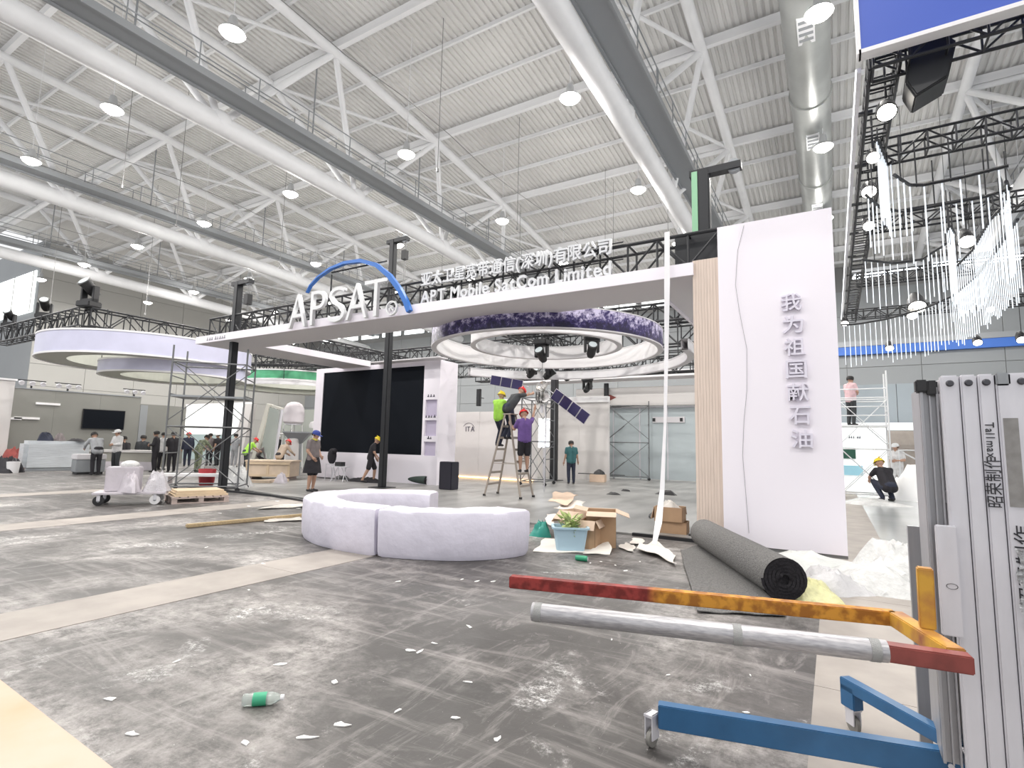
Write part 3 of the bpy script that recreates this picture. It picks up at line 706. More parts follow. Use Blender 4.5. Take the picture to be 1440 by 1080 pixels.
def rr_(w_, d_, z): return [(sx * (w_ - 0.03 * (1 if i % 2 else 0)), sy * (d_ - 0.03 * (0 if i % 2 else 1)), z) for (sx, sy, i) in ((1, 1, 0), (1, 1, 1), (-1, 1, 1), (-1, 1, 0), (-1, -1, 0), (-1, -1, 1), (1, -1, 1), (1, -1, 0))]
rings = [rr_(0.19, 0.14, 0.0), rr_(0.235, 0.175, 0.3), rr_(0.26, 0.20, 0.3), rr_(0.26, 0.20, 0.325), rr_(0.225, 0.165, 0.325), rr_(0.18, 0.13, 0.02)]
for r in rings: b.v += r
for i in range(len(rings) - 1):
    for j in range(8): b.f.append((i*8 + j, i*8 + (j+1) % 8, (i+1)*8 + (j+1) % 8, (i+1)*8 + j)); b.mi.append(0)
b.f += [tuple(range(8)), tuple(40 + j for j in range(8))]; b.mi += [0, 0]
b.build('tub_body', TUB, tb)
LEAF = mat('pale_green_leaf', (0.52, 0.62, 0.26), 0.6, noise=0.3, scale=12)
pl = thing('plant_scraps', 'pale green leafy scraps heaped in the blue tub', 'plant', (tx, ty, 0.2))
lm = MB().add([(0, 0, 0), (0.03, 0.05, 0.01), (0, 0.13, -0.01), (-0.03, 0.05, 0.01)], [(0, 1, 2, 3)]).add([(0, 0, 0.004), (0.03, 0.05, 0.014), (0, 0.13, -0.006), (-0.03, 0.05, 0.014)], [(0, 1, 2, 3)]).mesh('leaf', LEAF)
for i in range(70):
    a = R_.uniform(0, 6.28); r = R_.uniform(0, 0.13); link('leaf', lm, pl, (r * math.cos(a), r * 0.8 * math.sin(a), R_.uniform(0.02, 0.24)), Euler((R_.uniform(-0.8, 1.2), R_.uniform(-0.6, 0.6), a - 1.57)), (1, 1, 1))
q = at(757, 755, z=0); heap('green_bag', 'crumpled green plastic bag behind the end of the wrapped bench', 'bag', (q.x, q.y + 0.1, 0), 0.16, 0.14, 0.2, mat('green_bag', (0.02, 0.25, 0.2), 0.4, bump=0.5), 9)
cloth('paper_sheet', 'pale paper sheet spread under the blue tub', 'paper', (P2(750, 777), P2(845, 779), P2(835, 760), P2(765, 758)), 0.0, PAPER, 0.005, 4)
cloth('torn_paper_flap', 'torn paper flap standing up right of the blue tub', 'paper', (P2(822, 780), P2(860, 781), P2(857, 765), P2(838, 772)), 0.004, PAPER, 0.006, 5, lift=lambda u, v: 0.12 * v * u)
for i, (c4, lf) in enumerate((((P2(772, 742), P2(800, 748), P2(812, 728), P2(780, 720)), 0.42), ((P2(780, 750), P2(815, 748), P2(822, 735), P2(798, 733)), 0.36), ((P2(766, 756), P2(775, 760), P2(785, 745), P2(768, 740)), 0.2))):
    cloth('torn_card', ('pink torn card sheet leaning over the box behind the tub', 'cream torn card sheet atop the boxes behind the tub', 'cream paper crumpled at the left rim of the tub')[i], 'card', c4, lf, CARDL if i == 0 else PAPER, 0.03, 11 + i, nx=6)
cloth('ribbon_paper_pile', 'white paper sheet heaped on the floor under the hanging ribbon', 'paper', (P2(893, 775), P2(950, 797), P2(948, 780), P2(922, 763)), 0.004, PAPER, 0.035, 8)
cloth('torn_paper_scrap', 'torn white paper lying between the boxes and the ribbon', 'paper', (P2(870, 772), P2(890, 778), P2(893, 770), P2(882, 764)), 0.004, PAPER, 0.02, 9, nx=6)
cloth('curled_paper_scrap', 'small curled white paper beyond the ribbon pile', 'paper', (P2(886, 766), P2(905, 768), P2(905, 761), P2(890, 759)), 0.004, PAPER, 0.03, 10, nx=6)
# hanging ribbon
rp = [at(938, 326, Y=8.6), at(938, 400, Y=8.6), at(937, 500, Y=8.58), at(935, 600, Y=8.5), at(931, 690, Y=8.35), at(926, 735, Y=8.1), at(920, 765, Y=7.85)]
b = MB(); wds = [0.042, 0.045, 0.032, 0.022, 0.034, 0.05, 0.03]
for s in (0, 1):
    for p, wd, an in zip(rp, wds, (0.0, 0.1, 0.5, 0.6, 0.3, 0.2, 0.1)):
        for sg_ in (-1, 1): b.v.append((p.x + sg_ * wd * math.cos(an), p.y + sg_ * wd * math.sin(an) + s * 0.006, p.z))
K = len(rp)
for s in (0, 1):
    for i in range(K - 1): k = s * 2 * K + 2 * i; b.f.append((k, k + 1, k + 3, k + 2)); b.mi.append(0)
for i in range(K - 1):
    for e in (0, 1): k = 2 * i + e; b.f.append((k, k + 2, k + 2 + 2*K, k + 2*K)); b.mi.append(0)
tag(b.build('hanging_ribbon', mat('white_tape', (0.82, 0.81, 0.83), 0.5)), 'long white tape hanging from the truss down to the floor', 'tape')
def can(label, px, py, L, r, m, rz, name='drink_can'):
    p = at(px, py, z=0); t = thing(name, label, 'can', (p.x, p.y, 0), rz)
    M = T(-L/2, 0, r) @ RY(PI/2)
    MB().lathe([(r*0.8, 0), (r, 0.008), (r, L - 0.008), (r*0.8, L)], 16, M=M).build('can_body', m, t, smooth=True)
    MB().lathe([(0, 0.003), (r*0.8, 0)], 16, M=M).lathe([(0, L - 0.003), (r*0.8, L)], 16, M=M).build('can_end', ALU, t)
can('green drink can lying on the floor in front of the blue tub', 818, 789, 0.16, 0.035, mat('green_can', (0.03, 0.30, 0.16), 0.35), 0.1)
p = at(368, 992, z=0); t = thing('water_bottle', 'clear crushed plastic bottle with green label on the dusty floor', 'bottle', (p.x, p.y, 0), 0.75)
M = T(-0.1, 0, 0.034) @ RY(PI/2)
CLEAR = mat('clear_plastic', (0.75, 0.82, 0.78), 0.15, trans=0.7)
MB().lathe([(0, 0), (0.028, 0.002), (0.033, 0.01), (0.031, 0.03), (0.033, 0.05), (0.033, 0.15), (0.025, 0.175), (0.013, 0.195), (0.013, 0.205), (0, 0.205)], 16, M=M).build('bottle_body', CLEAR, t, smooth=True)
MB().lathe([(0.0338, 0.055), (0.0338, 0.125)], 16, M=M).build('bottle_label', mat('green_label', (0.05, 0.36, 0.2), 0.5), t, smooth=True)
MB().lathe([(0, 0.215), (0.0155, 0.213), (0.0155, 0.195), (0, 0.195)], 12, M=M).build('bottle_cap', WHITE, t, smooth=True)
# scraps of plaster and paper on the floor
SCR = mat('plaster_scrap', (0.80, 0.79, 0.77), 0.7)
sc_m = []
for k in range(5):
    rr = random.Random(k); n = 5 + k % 3; poly = [((0.35 + 0.75 * rr.random()) * math.cos(2*PI*i/n), (0.2 + 0.5 * rr.random()) * math.sin(2*PI*i/n)) for i in range(n)]
    sc_m.append(MB().prism(poly, 0, 0.25, 'z').mesh('floor_scrap', SCR))
spots = [(395, 935, .05), (155, 984, .05), (185, 1033, .04), (345, 1045, .05), (575, 915, .05), (590, 917, .05), (610, 905, .04), (430, 1038, .06), (1050, 1003, .035), (1055, 950, .02), (1060, 900, .02), (370, 793, .06), (290, 770, .05), (650, 815, .05), (670, 818, .05), (693, 818, .04), (660, 882, .06), (830, 792, .03), (845, 790, .03), (865, 795, .03), (880, 803, .04), (900, 790, .03), (560, 818, .04), (350, 830, .04),
         (660, 960, .04), (640, 1010, .03), (560, 1000, .04), (480, 1020, .05), (470, 960, .05), (250, 930, .04), (860, 900, .02), (940, 950, .025), (700, 1040, .03), (765, 700, .06), (850, 690, .06), (800, 705, .05), (390, 705, .12), (350, 712, .1), (420, 715, .08), (310, 722, .08)]
for k, (px, py, s) in enumerate(spots):
    p = at(px, py, z=0)
    o = link('floor_scrap', sc_m[k % 5], None, (p.x, p.y, 0.03 if p.y > 8.9 and p.x > -16 else 0.001), Euler((0, 0, R_.uniform(0, 6.28))), (s, s * R_.uniform(.5, 1.2), 0.02))
    tag(o, 'small white scrap of plaster or paper on the dusty floor', 'scrap', 'white scraps strewn on the floor')
RAG = mat('ragged_film', (0.6, 0.57, 0.52), 0.6, noise=0.35, scale=9, bump=0.5)
cloth('white_debris_sheet', 'ragged white film strewn on the floor behind the bamboo pole', 'film', (P2(360, 717), P2(428, 714), P2(430, 709), P2(385, 712)), 0.004, RAG, 0.015, 14)
cloth('white_debris_strip', 'ragged white strip on the floor in front of the bamboo pole', 'film', (P2(372, 735), P2(425, 733), P2(422, 729), P2(380, 731)), 0.004, RAG, 0.012, 15)
# bamboo / timber pole on floor
pa = at(262, 738, z=0.05); pb = at(440, 722, z=0.05)
tag(MB().box(0, (pb - pa).length, -0.05, 0.05, 0, 0.06, T(pa.x, pa.y, 0.002) @ RZ(math.atan2(pb.y - pa.y, pb.x - pa.x))).build('timber_batten', mat('raw_timber', (0.50, 0.38, 0.22), 0.6, noise=0.25, scale=5, stretch=(0.5, 8, 8)), bevel=0.012), 'long brown timber batten lying on the floor by the wrapped bench', 'batten')
# pale laminate table corner in the near foreground
PEACH = mat('peach_laminate', (0.56, 0.27, 0.12), 0.45, noise=0.0, col2=(0.52, 0.38, 0.29), scale=2.2)
a_ = at(0, 952, z=0.75); b_ = at(172, 1085, z=0.75)
dv = (b_ - a_).normalized(); nv = Vector((-dv.y, dv.x, 0))
ang = math.atan2(dv.y, dv.x)
tt = thing('work_table', 'peach laminate table corner close to the camera', 'table', (a_.x, a_.y, 0), ang)
MB().box(-0.5, 0.9, -0.55, 0, 0.715, 0.75).build('table_top', PEACH, tt, bevel=0.006)
for (x, y) in ((-0.42, -0.07), (0.82, -0.07), (-0.42, -0.48), (0.82, -0.48)): bar('leg', (x, y, 0), (x, y, 0.715), 0.022, ALU, tt, 4)
# ---------------------------------------------------------------- trolley with fork
BLUEP = mat('trolley_blue', (0.032, 0.125, 0.27), 0.4, noise=0.15, scale=8)
def rust_mat():
    m = bpy.data.materials.new('red_yellow_rust'); m.use_nodes = True; nt = m.node_tree; b = nt.nodes['Principled BSDF']; b.inputs['Roughness'].default_value = 0.55
    tc = nt.nodes.new('ShaderNodeTexCoord'); sp_ = nt.nodes.new('ShaderNodeSeparateXYZ'); n = nt.nodes.new('ShaderNodeTexNoise'); n.inputs['Scale'].default_value = 22; n.inputs['Detail'].default_value = 8
    nt.links.new(tc.outputs['Object'], sp_.inputs[0]); nt.links.new(tc.outputs['Object'], n.inputs['Vector'])
    r1 = nt.nodes.new('ShaderNodeValToRGB'); r1.color_ramp.elements[0].color = (0.30, 0.035, 0.03, 1); r1.color_ramp.elements[1].color = (0.62, 0.28, 0.03, 1)
    mr = nt.nodes.new('ShaderNodeMapRange'); mr.inputs['From Min'].default_value = 0.66; mr.inputs['From Max'].default_value = 0.72
    nt.links.new(sp_.outputs['X'], mr.inputs['Value']); nt.links.new(mr.outputs['Result'], r1.inputs[0])
    r2 = nt.nodes.new('ShaderNodeValToRGB'); r2.color_ramp.elements[0].position = 0.42; r2.color_ramp.elements[1].position = 0.6
    r2.color_ramp.elements[0].color = (0.35, 0.22, 0.16, 1); r2.color_ramp.elements[1].color = (1, 1, 1, 1)
    mx = nt.nodes.new('ShaderNodeMix'); mx.data_type = 'RGBA'; mx.blend_type = 'MULTIPLY'; mx.inputs[0].default_value = 0.75
    nt.links.new(n.outputs['Fac'], r2.inputs[0]); nt.links.new(r1.outputs[0], mx.inputs[6]); nt.links.new(r2.outputs[0], mx.inputs[7]); nt.links.new(mx.outputs[2], b.inputs['Base Color'])
    return m
RUST = rust_mat()
REDP = mat('dull_red_paint', (0.26, 0.06, 0.05), 0.5, noise=0.35, scale=14)
YELP = mat('worn_yellow_paint', (0.60, 0.33, 0.04), 0.5, noise=0.75, scale=9, col2=(0.30, 0.10, 0.05))
tr = thing('fork_trolley', 'panel trolley with blue legs on castors and red and yellow fork arms', 'trolley', (0, 0, 0))
def beam(name, p0, p1, hw, hh, m, parent, bevel=0.004):
    p0 = Vector(p0); p1 = Vector(p1); d = p1 - p0; L = d.length; a = math.atan2(d.y, d.x); s = math.atan2(d.z, math.hypot(d.x, d.y))
    o = link(name, MB().box(0, L, -hw, hw, -hh, hh).mesh(name, m, bevel=bevel), parent, p0, (Matrix.Rotation(a, 3, 'Z') @ Matrix.Rotation(-s, 3, 'Y')).to_quaternion()); return o
A0 = at(908, 985, z=0.205); A1 = at(1326, 1052, z=0.205)
dA = (A1 - A0).normalized(); 
lg = beam('blue_leg', A0 - Vector((0, 0, 0.055)) + dA * 0.06, A1 - Vector((0, 0, 0.055)) + dA * 0.25, 0.03, 0.055, BLUEP, tr)
B0 = at(1187, 950, z=0.26); B1 = at(1326, 1026, z=0.26); dB = (B1 - B0).normalized()
beam('blue_leg', B0 - Vector((0, 0, 0.03)), B1 - Vector((0, 0, 0.03)) + dB * 0.12, 0.03, 0.03, BLUEP, tr)
beam('leg_foot', B0 - Vector((0, 0, 0.085)), B0 - Vector((0, 0, 0.085)) + dB * 0.09, 0.03, 0.055, BLUEP, tr)
beam('base_beam', (0.36, 3.06, 0.12), (0.85, 3.18, 0.12), 0.05, 0.06, BLUEP, tr)
RUB = mat('grey_castor_wheel', (0.25, 0.24, 0.22), 0.6, noise=0.2)
def castor(x, y, zt_, rz, par):
    f = MB().box(-0.03, 0.03, -0.022, -0.016, 0.04, zt_).box(-0.03, 0.03, 0.016, 0.022, 0.04, zt_).box(-0.035, 0.035, -0.024, 0.024, zt_ - 0.012, zt_).mesh('castor_fork', ALU)
    c = link('castor_fork', f, par, (x, y, 0), Euler((0, 0, rz)))
    link('castor_wheel', MB().lathe([(0, -0.014), (0.03, -0.014), (0.042, -0.010), (0.042, 0.010), (0.03, 0.014), (0, 0.014)], 18, M=T(0, 0, 0.042) @ RX(PI/2)).mesh('castor_wheel', RUB, smooth=True), c)
castor(A0.x + 0.03, A0.y + 0.0, 0.155, 1.3, tr)
e_ = B0 + dB * 0.05; castor(e_.x, e_.y, 0.125, 2.2, tr)
R0 = at(718, 809, z=0.80); R1 = at(1258, 859, z=0.80); R2 = at(1345, 912, z=0.80)
Q0 = at(749, 850, z=0.80); Q1 = at(1246, 904, z=0.80); Q2 = at(1366, 921, z=0.80)
dz_ = Vector((0, 0, -0.028))
beam('fork_arm', R0 + dz_, R1 + dz_, 0.028, 0.028, RUST, tr)
beam('fork_bar', R1 + dz_, R2 + dz_, 0.03, 0.028, YELP, tr)
beam('fork_arm_end', Q1 + dz_, Q2 + dz_, 0.028, 0.028, REDP, tr)
dq = (Q1 - Q0)
bar('padded_arm', Q0 + dz_, Q1 + dz_, 0.036, mat('scuffed_pole', (0.52, 0.51, 0.52), 0.35, 0.4, col2=(0.36, 0.35, 0.37), scale=5, stretch=(1, 1, 6)), tr, 20)
for f_ in (0.02, 0.62, 0.97): bar('tape_band', Q0 + dz_ + dq * (f_ - 0.012), Q0 + dz_ + dq * (f_ + 0.012), 0.038, FILM, tr, 20)
pm = R1 + (R2 - R1) * 0.55
beam('fork_post', (pm.x + 0.01, pm.y + 0.03, 0.80), (pm.x + 0.012, pm.y + 0.03, 1.02), 0.025, 0.025, YELP, tr)
bar('bolt', A1 + Vector((0.02, -0.034, -0.05)), A1 + Vector((0.02, -0.042, -0.05)), 0.012, ALU, tr)
# ---------------------------------------------------------------- aluminium frames on the trolley
FY = 2.86
def fx(px, py=560): return at(px, py, Y=FY).x
ex = [fx(1324), fx(1352), fx(1377), fx(1402), fx(1402) + 0.16]
zt_ = at(1352, 527, Y=FY).z
MARK = mat('marker_black', (0.02, 0.02, 0.025), 0.6)
LABS = ['aluminium frame panel at the outer edge of the upright stack', 'second aluminium frame panel in the upright stack', 'aluminium frame panel with sideways black lettering, third in the stack', 'widest aluminium frame panel with a grey sticker, at the frame edge']
GAPM = mat('frame_gap_dark', (0.10, 0.10, 0.12), 0.6)
for i in range(4):
    x0, x1 = ex[i], ex[i + 1] - 0.004; W_ = x1 - x0
    f = thing('aluminium_frame', LABS[i], 'frame', ((x0 + x1) / 2, FY, 0.2), group='aluminium frames stacked on the trolley')
    h = zt_ - 0.2; w2 = W_ / 2
    MB().box(-w2, w2, 0, 0.045, 0, h).build('stile', ALU, f, bevel=0.006)
    MB().box(-w2, w2, 0.56, 0.60, 0, h).build('stile', ALU, f, bevel=0.006)
    for z in (0.0, h * 0.33, h * 0.66, h - 0.06): MB().box(-w2 + 0.004, w2 - 0.004, 0.045, 0.56, z, z + 0.05).build('rail', ALU, f)
    MB().box(-w2 + 0.012, w2 - 0.012, 0.045, 0.56, 0.02, h - 0.03).build('infill', mat('frame_infill', (0.33, 0.33, 0.35), 0.5, 0.4), f)
    MB().lathe([(0, -0.012), (0.01, -0.012), (0.014, -0.004), (0.014, 0), (0, 0)], 14, M=T(0, 0, h - 0.035) @ RX(PI/2) @ Matrix.Scale(-1, 4, (0, 0, 1))).build('screw', mat('dark_screw', (0.08, 0.08, 0.09), 0.4, 0.6), f)
    if i in (2, 3):
        L = []
        def vtext(s, ztop, zbot, size, down, xoff=0.0):
            # characters turned a quarter turn along the stile
            n = len(s)
            tot = sum(max(0.3, glyph(ch, MARK, 0.004)[2] - glyph(ch, MARK, 0.004)[1]) + 0.12 for ch in s); sc = (ztop - zbot) / tot; pos = 0
            for ch in s:
                me, a, b, c, d = glyph(ch, MARK, 0.004); wd = max(0.3, b - a) + 0.12
                ry = PI / 2 if down else -PI / 2
                if down: lc = (xoff - size * 0.35, -0.002, ztop - (pos - a) * sc)
                else: lc = (xoff + size * 0.35, -0.002, zbot + (pos - a) * sc)
                link('letter', me, f, lc, Euler((0, ry, 0)), (sc, 1, size)); pos += wd
        if i == 2:
            vtext('Tallmax', at(1385, 594, Y=FY).z - 0.2, at(1390, 645, Y=FY).z - 0.2, 0.04, True)
            vtext('昭荣制作', at(1390, 640, Y=FY).z - 0.2, at(1395, 713, Y=FY).z - 0.2, 0.055, False)
        else:
            vtext('昭荣制作', at(1417, 735, Y=FY).z - 0.2, at(1425, 850, Y=FY).z - 0.2, 0.055, False, -0.035)
            vtext('昭荣制作', at(1430, 918, Y=FY).z - 0.2, at(1438, 1002, Y=FY).z - 0.2, 0.055, False, -0.035)
            MB().box(-0.065, -0.02, -0.003, 0, at(1410, 712, Y=FY).z - 0.2, at(1410, 588, Y=FY).z - 0.2).build('grey_sticker', mat('grey_sticker', (0.28, 0.27, 0.26), 0.6, noise=0.2, scale=30), f)
            MB().box(-w2, -w2 + 0.045, -0.006, 0.03, h - 0.05, h + 0.002).build('corner_cap', CATW, f, bevel=0.006)
# upright channel with black corner fitting, and the short plate in front of it
xa = fx(1303) ; ch = thing('channel_upright', 'grey aluminium channel with black corner fitting beside the frame stack', 'channel', (ex[0] - 0.035, FY + 0.06, 0.2))
hz = at(1310, 545, Y=FY + 0.06).z - 0.2
CHM = mat('channel_grey', (0.40, 0.40, 0.42), 0.4, 0.5, noise=0.1, scale=6, stretch=(6, 6, 0.5))
MB().box(-0.03, -0.02, 0, 0.3, 0, hz).build('flange', CHM, ch); MB().box(-0.03, 0.03, 0.02, 0.03, 0, hz).build('web', CHM, ch); MB().box(0.0, 0.006, 0.0, 0.02, 0, hz).build('rib', CHM, ch); MB().box(0.024, 0.03, -0.01, 0.03, 0, hz).build('flange', CHM, ch)
MB().box(-0.045, 0.0, -0.01, 0.05, hz - 0.02, hz + 0.035).box(-0.005, 0.032, -0.015, 0.045, hz - 0.035, hz + 0.03).build('corner_fitting', BLACKP, ch, bevel=0.006)
z0_ = at(1325, 892, Y=FY - 0.02).z; z1_ = at(1320, 738, Y=FY - 0.02).z
sp_ = thing('short_plate', 'short pale aluminium plate hooked on the channel above the fork post', 'plate', (ex[0] - 0.012, FY - 0.02, z0_))
MB().box(-0.042, 0.028, -0.012, 0.012, 0, z1_ - z0_).build('plate', ALU, sp_, bevel=0.004)
MB().lathe([(0.017, -0.001), (0.019, -0.001), (0.019, 0.001), (0.017, 0.001), (0.017, -0.001)], 24, M=T(0.0, -0.0125, (z1_ - z0_) * 0.45) @ RX(PI/2) @ Matrix.Scale(0.6, 4, (0, 1, 0))).build('drawn_circle', MARK, sp_)
pz = at(1300, 740, Y=3.5)
tag(MB().box(ex[0] - 0.09, ex[0] - 0.04, 3.45, 3.5, 0.0, pz.z).build('side_board', CHM), 'narrow grey board standing behind the channel of the frame stack', 'board')
# crumpled bubble wrap over the widest frame
b = MB()
def bw(u, v):
    x = ex[3] + 0.02 + 0.14 * u + 0.008 * math.sin(v * 17); z = at(1420, 880, Y=FY).z + (at(1420, 770, Y=FY).z - at(1420, 880, Y=FY).z) * v
    return (x, FY - 0.016 - 0.012 * vnoise((u * 9, v * 12, 0), 3), z)
b.sheet(bw, 16, 24)
tag(b.build('bubble_wrap', mat('bubble_wrap', (0.85, 0.86, 0.88), 0.2, bump=0.9, scale=120, alpha=0.55), smooth=True), 'crumpled clear bubble wrap taped on the widest aluminium frame', 'bubble wrap')
# ---------------------------------------------------------------- people
SKIN = mat('skin', (0.46, 0.28, 0.20), 0.6)
HAIR = mat('black_hair', (0.015, 0.013, 0.012), 0.6)
SHOE = mat('dark_shoe', (0.03, 0.028, 0.03), 0.6)
EYE = mat('eye_dark', (0.02, 0.015, 0.015), 0.4)
DEF = dict(pel=(0, 0, .93), ch=(0, 0, 1.30), nk=(0, 0.0, 1.44), hd=(0, .03, 1.585), sl=(-.185, 0, 1.385), sr=(.185, 0, 1.385), el=(-.235, -.01, 1.11), er=(.235, -.01, 1.11),
           wl=(-.245, .06, .87), wr=(.245, .06, .87), hl=(-.09, 0, .90), hr=(.09, 0, .90), kl=(-.10, .02, .49), kr=(.10, .02, .49), al=(-.10, -.02, .085), ar=(.10, -.02, .085))
def cloth_mat(name, col): return mat('cloth_' + name, col, 0.85, noise=0.18, scale=9, bump=0.2)
_np = [0]
def person(label, loc, rz, top, bottom, hat=None, hatcol=None, pose=None, shorts=False, scale=1.0, sleeve='short', skirt=False, extra=None, towel=None, group='people at work in the hall'):
    J = {k: Vector(v) for k, v in DEF.items()}
    for k, v in (pose or {}).items(): J[k] = Vector(v)
    caps = []    # p0 r0 p1 r1 material (0 skin 1 top 2 bottom 3 shoe)
    def cap(a, ra, b, rb, m): caps.append((Vector(a), ra, Vector(b), rb, m))
    side = (J['sr'] - J['sl']).normalized(); hs = (J['hr'] - J['hl']).normalized()
    for s in (-1, 1):
        cap(J['pel'] + hs * 0.07 * s - Vector((0, 0, .03)), .126, J['ch'] + side * 0.085 * s, .112, 1)
        cap(J['ch'] + side * 0.085 * s, .112, J['nk'] + side * 0.06 * s - (J['nk'] - J['ch']) * 0.25, .075, 1)
        cap(J['pel'] + hs * 0.06 * s + Vector((0, 0, .02)), .118, J['hl' if s < 0 else 'hr'], .105, 2)
    cap(J['sl'], .068, J['sr'], .068, 1)
    cap(J['nk'] - (J['nk'] - J['ch']) * 0.15, .055, J['hd'] - Vector((0, 0, .04)), .052, 0)
    f = (J['hd'] - J['nk']); up = Vector((0, 0, 1)) if f.length < 1e-4 else f.normalized()
    if up.z < 0.75: fwd = Vector((0, 1, -0.6)).normalized()
    else: fwd = Vector((0, 1, 0))
    fwd = (fwd - up * fwd.dot(up)).normalized(); hx = fwd.cross(up).normalized()
    H = J['hd']
    cap(H + up * .025 - fwd * .012, .094, H + up * .02 + fwd * .015, .092, 0)
    cap(H - up * .03 + fwd * .02, .075, H - up * .075 + fwd * .05, .048, 0)
    cap(H + fwd * .095 - up * .005, .014, H + fwd * .107 - up * .03, .018, 0)
    for s in (-1, 1): cap(H + hx * .092 * s - up * .0 - fwd * .005, .02, H + hx * .092 * s - up * .03 - fwd * .005, .014, 0)
    for q in 'lr':
        S, E, W = J['s' + q], J['e' + q], J['w' + q]; h, k, a = J['h' + q], J['k' + q], J['a' + q]
        if sleeve == 'long': cap(S, .068, E, .055, 1); cap(E, .053, W, .042, 1)
        else:
            m_ = S.lerp(E, .62); cap(S, .068, m_, .064, 1); cap(m_, .046, E, .042, 0); cap(E, .042, W, .029, 0)
        if shorts:
            m_ = h.lerp(k, .92); cap(h, .102, m_, .092, 2); cap(m_, .06, k, .058, 0); cap(k, .058, k.lerp(a, .35), .06, 0); cap(k.lerp(a, .35), .06, a, .036, 0)
        else: cap(h, .102, k, .075, 2); cap(k, .075, k.lerp(a, .35), .072, 2); cap(k.lerp(a, .35), .072, a + Vector((0, 0, .02)), .058, 2)
        t = (a - k); ft = Vector((0, 1, 0)); 
        cap(a + Vector((0, -.02, -.035)), .042, a + ft * .15 + Vector((0, 0, -.05)), .034, 3)
    b = MB()
    for (a, ra, c, rc, m_) in caps:
        d = c - a; q = (d if d.length > 1e-5 else Vector((0, 0, 1))).to_track_quat('Z', 'Y').to_matrix().to_4x4(); M = T(a) @ q; L = d.length; n = 5
        prof = [(ra * math.sin(PI/2 * i / n), -ra * math.cos(PI/2 * i / n)) for i in range(n + 1)] + [(rc * math.cos(PI/2 * i / n), L + rc * math.sin(PI/2 * i / n)) for i in range(n + 1)]
        b.lathe(prof, 12, M=M)
    me = b.mesh('body_raw')
    ob = bpy.data.objects.new('body_raw', me); COL.objects.link(ob)
    md = ob.modifiers.new('r', 'REMESH'); md.mode = 'VOXEL'; md.voxel_size = 0.021; md.use_smooth_shade = True
    ms = ob.modifiers.new('s', 'SMOOTH'); ms.factor = 0.5; ms.iterations = 2
    dg = bpy.context.evaluated_depsgraph_get(); dg.update()
    body = bpy.data.meshes.new_from_object(ob.evaluated_get(dg)); bpy.data.objects.remove(ob); bpy.data.meshes.remove(me)
    # material by nearest limb
    nf = len(body.polygons); cen = np.empty(nf * 3); body.polygons.foreach_get('center', cen); cen = cen.reshape(-1, 3)
    best = np.full(nf, 1e9); idx = np.zeros(nf, dtype=np.int32)
    for (a, ra, c, rc, m_) in caps:
        A = np.array(a); D = np.array(c - a); L2 = max(1e-9, float(D @ D)); t_ = np.clip(((cen - A) @ D) / L2, 0, 1)
        dist = np.linalg.norm(cen - (A + t_[:, None] * D), axis=1) - (ra + (rc - ra) * t_)
        w_ = dist < best; best[w_] = dist[w_]; idx[w_] = m_
    # hands with five fingers, eyes and mouth joined to the same mesh
    hb = MB()
    for q in 'lr':
        E, W = J['e' + q], J['w' + q]; d = (W - E).normalized(); s = -1 if q == 'l' else 1
        sd = d.cross(Vector((1, 0, 0)) if abs(d.x) < .8 else Vector((0, 0, 1))).normalized(); nn = d.cross(sd)
        hb.tube([W - d * .02, W + d * .03, W + d * .085], [.026, .04, .034], 8)
        for i, (o_, L) in enumerate(((-.027, .062), (-.009, .075), (.009, .07), (.027, .055))):
            p = W + d * .085 + sd * o_; hb.tube([p - d * .02, p + d * L * .5 + nn * .006, p + d * L + nn * .022 * s], [.0095, .009, .007], 6)
        p = W + d * .035 + sd * -.032; hb.tube([p + sd * .012, p - sd * .02 + d * .03, p - sd * .022 + d * .062], [.012, .011, .008], 6)
    nh = len(hb.f); hb.cm = 1
    for s in (-1, 1): hb.sphere(H + fwd * .083 + hx * .034 * s + up * .012, .012, 6, 5)
    hb.cm = 2
    hb.tube([H + fwd * .098 - up * .062 - hx * .022, H + fwd * .103 - up * .064, H + fwd * .098 - up * .062 + hx * .022], .005, 5)
    bm = bmesh.new(); bm.from_mesh(body); hm = bpy.data.meshes.new('h'); hm.from_pydata(hb.v, [], hb.f); bm.from_mesh(hm); bpy.data.meshes.remove(hm)
    bmesh.ops.recalc_face_normals(bm, faces=bm.faces); bm.to_mesh(body); bm.free()
    body.materials.clear()
    for m_ in (SKIN, top, bottom, SHOE, EYE, mat('lip', (0.35, 0.13, 0.11), 0.5)): body.materials.append(m_)
    mi = np.concatenate([idx, np.array([0 if x == 0 else (4 if x == 1 else 5) for x in hb.mi], dtype=np.int32)])
    body.polygons.foreach_set('material_index', mi); body.polygons.foreach_set('use_smooth', [True] * len(body.polygons))
    t = thing('person', label, 'person', loc, rz, group); t.scale = (scale,) * 3
    link('body', body, t)
    R = Matrix((hx, fwd, up)).transposed().to_4x4(); HM = T(H + up * .02) @ R
    if hat == 'helmet':
        hm_ = mat('helmet_' + hatcol, dict(yellow=(0.85, 0.66, 0.03), red=(0.75, 0.03, 0.03), blue=(0.04, 0.07, 0.35), white=(0.8, 0.8, 0.8))[hatcol], 0.3)
        prof = [(.122, .012), (.118, .05), (.10, .09), (.065, .118), (.025, .128), (0, .13)]
        h_ = MB().lathe(prof, 18, M=HM); h_.lathe([(.118, .012), (.135, .004), (.137, .012), (.118, .022)], 18, M=HM).box(-.06, .06, .11, .17, .004, .014, HM).box(-.012, .012, -.11, .11, .118, .134, HM)
        h_.build('helmet', hm_, t, smooth=True)
        MB().lathe([(.1, -.04), (.1, .015)], 14, M=HM).build('hair', HAIR, t, smooth=True) if False else None
    elif hat == 'cap':
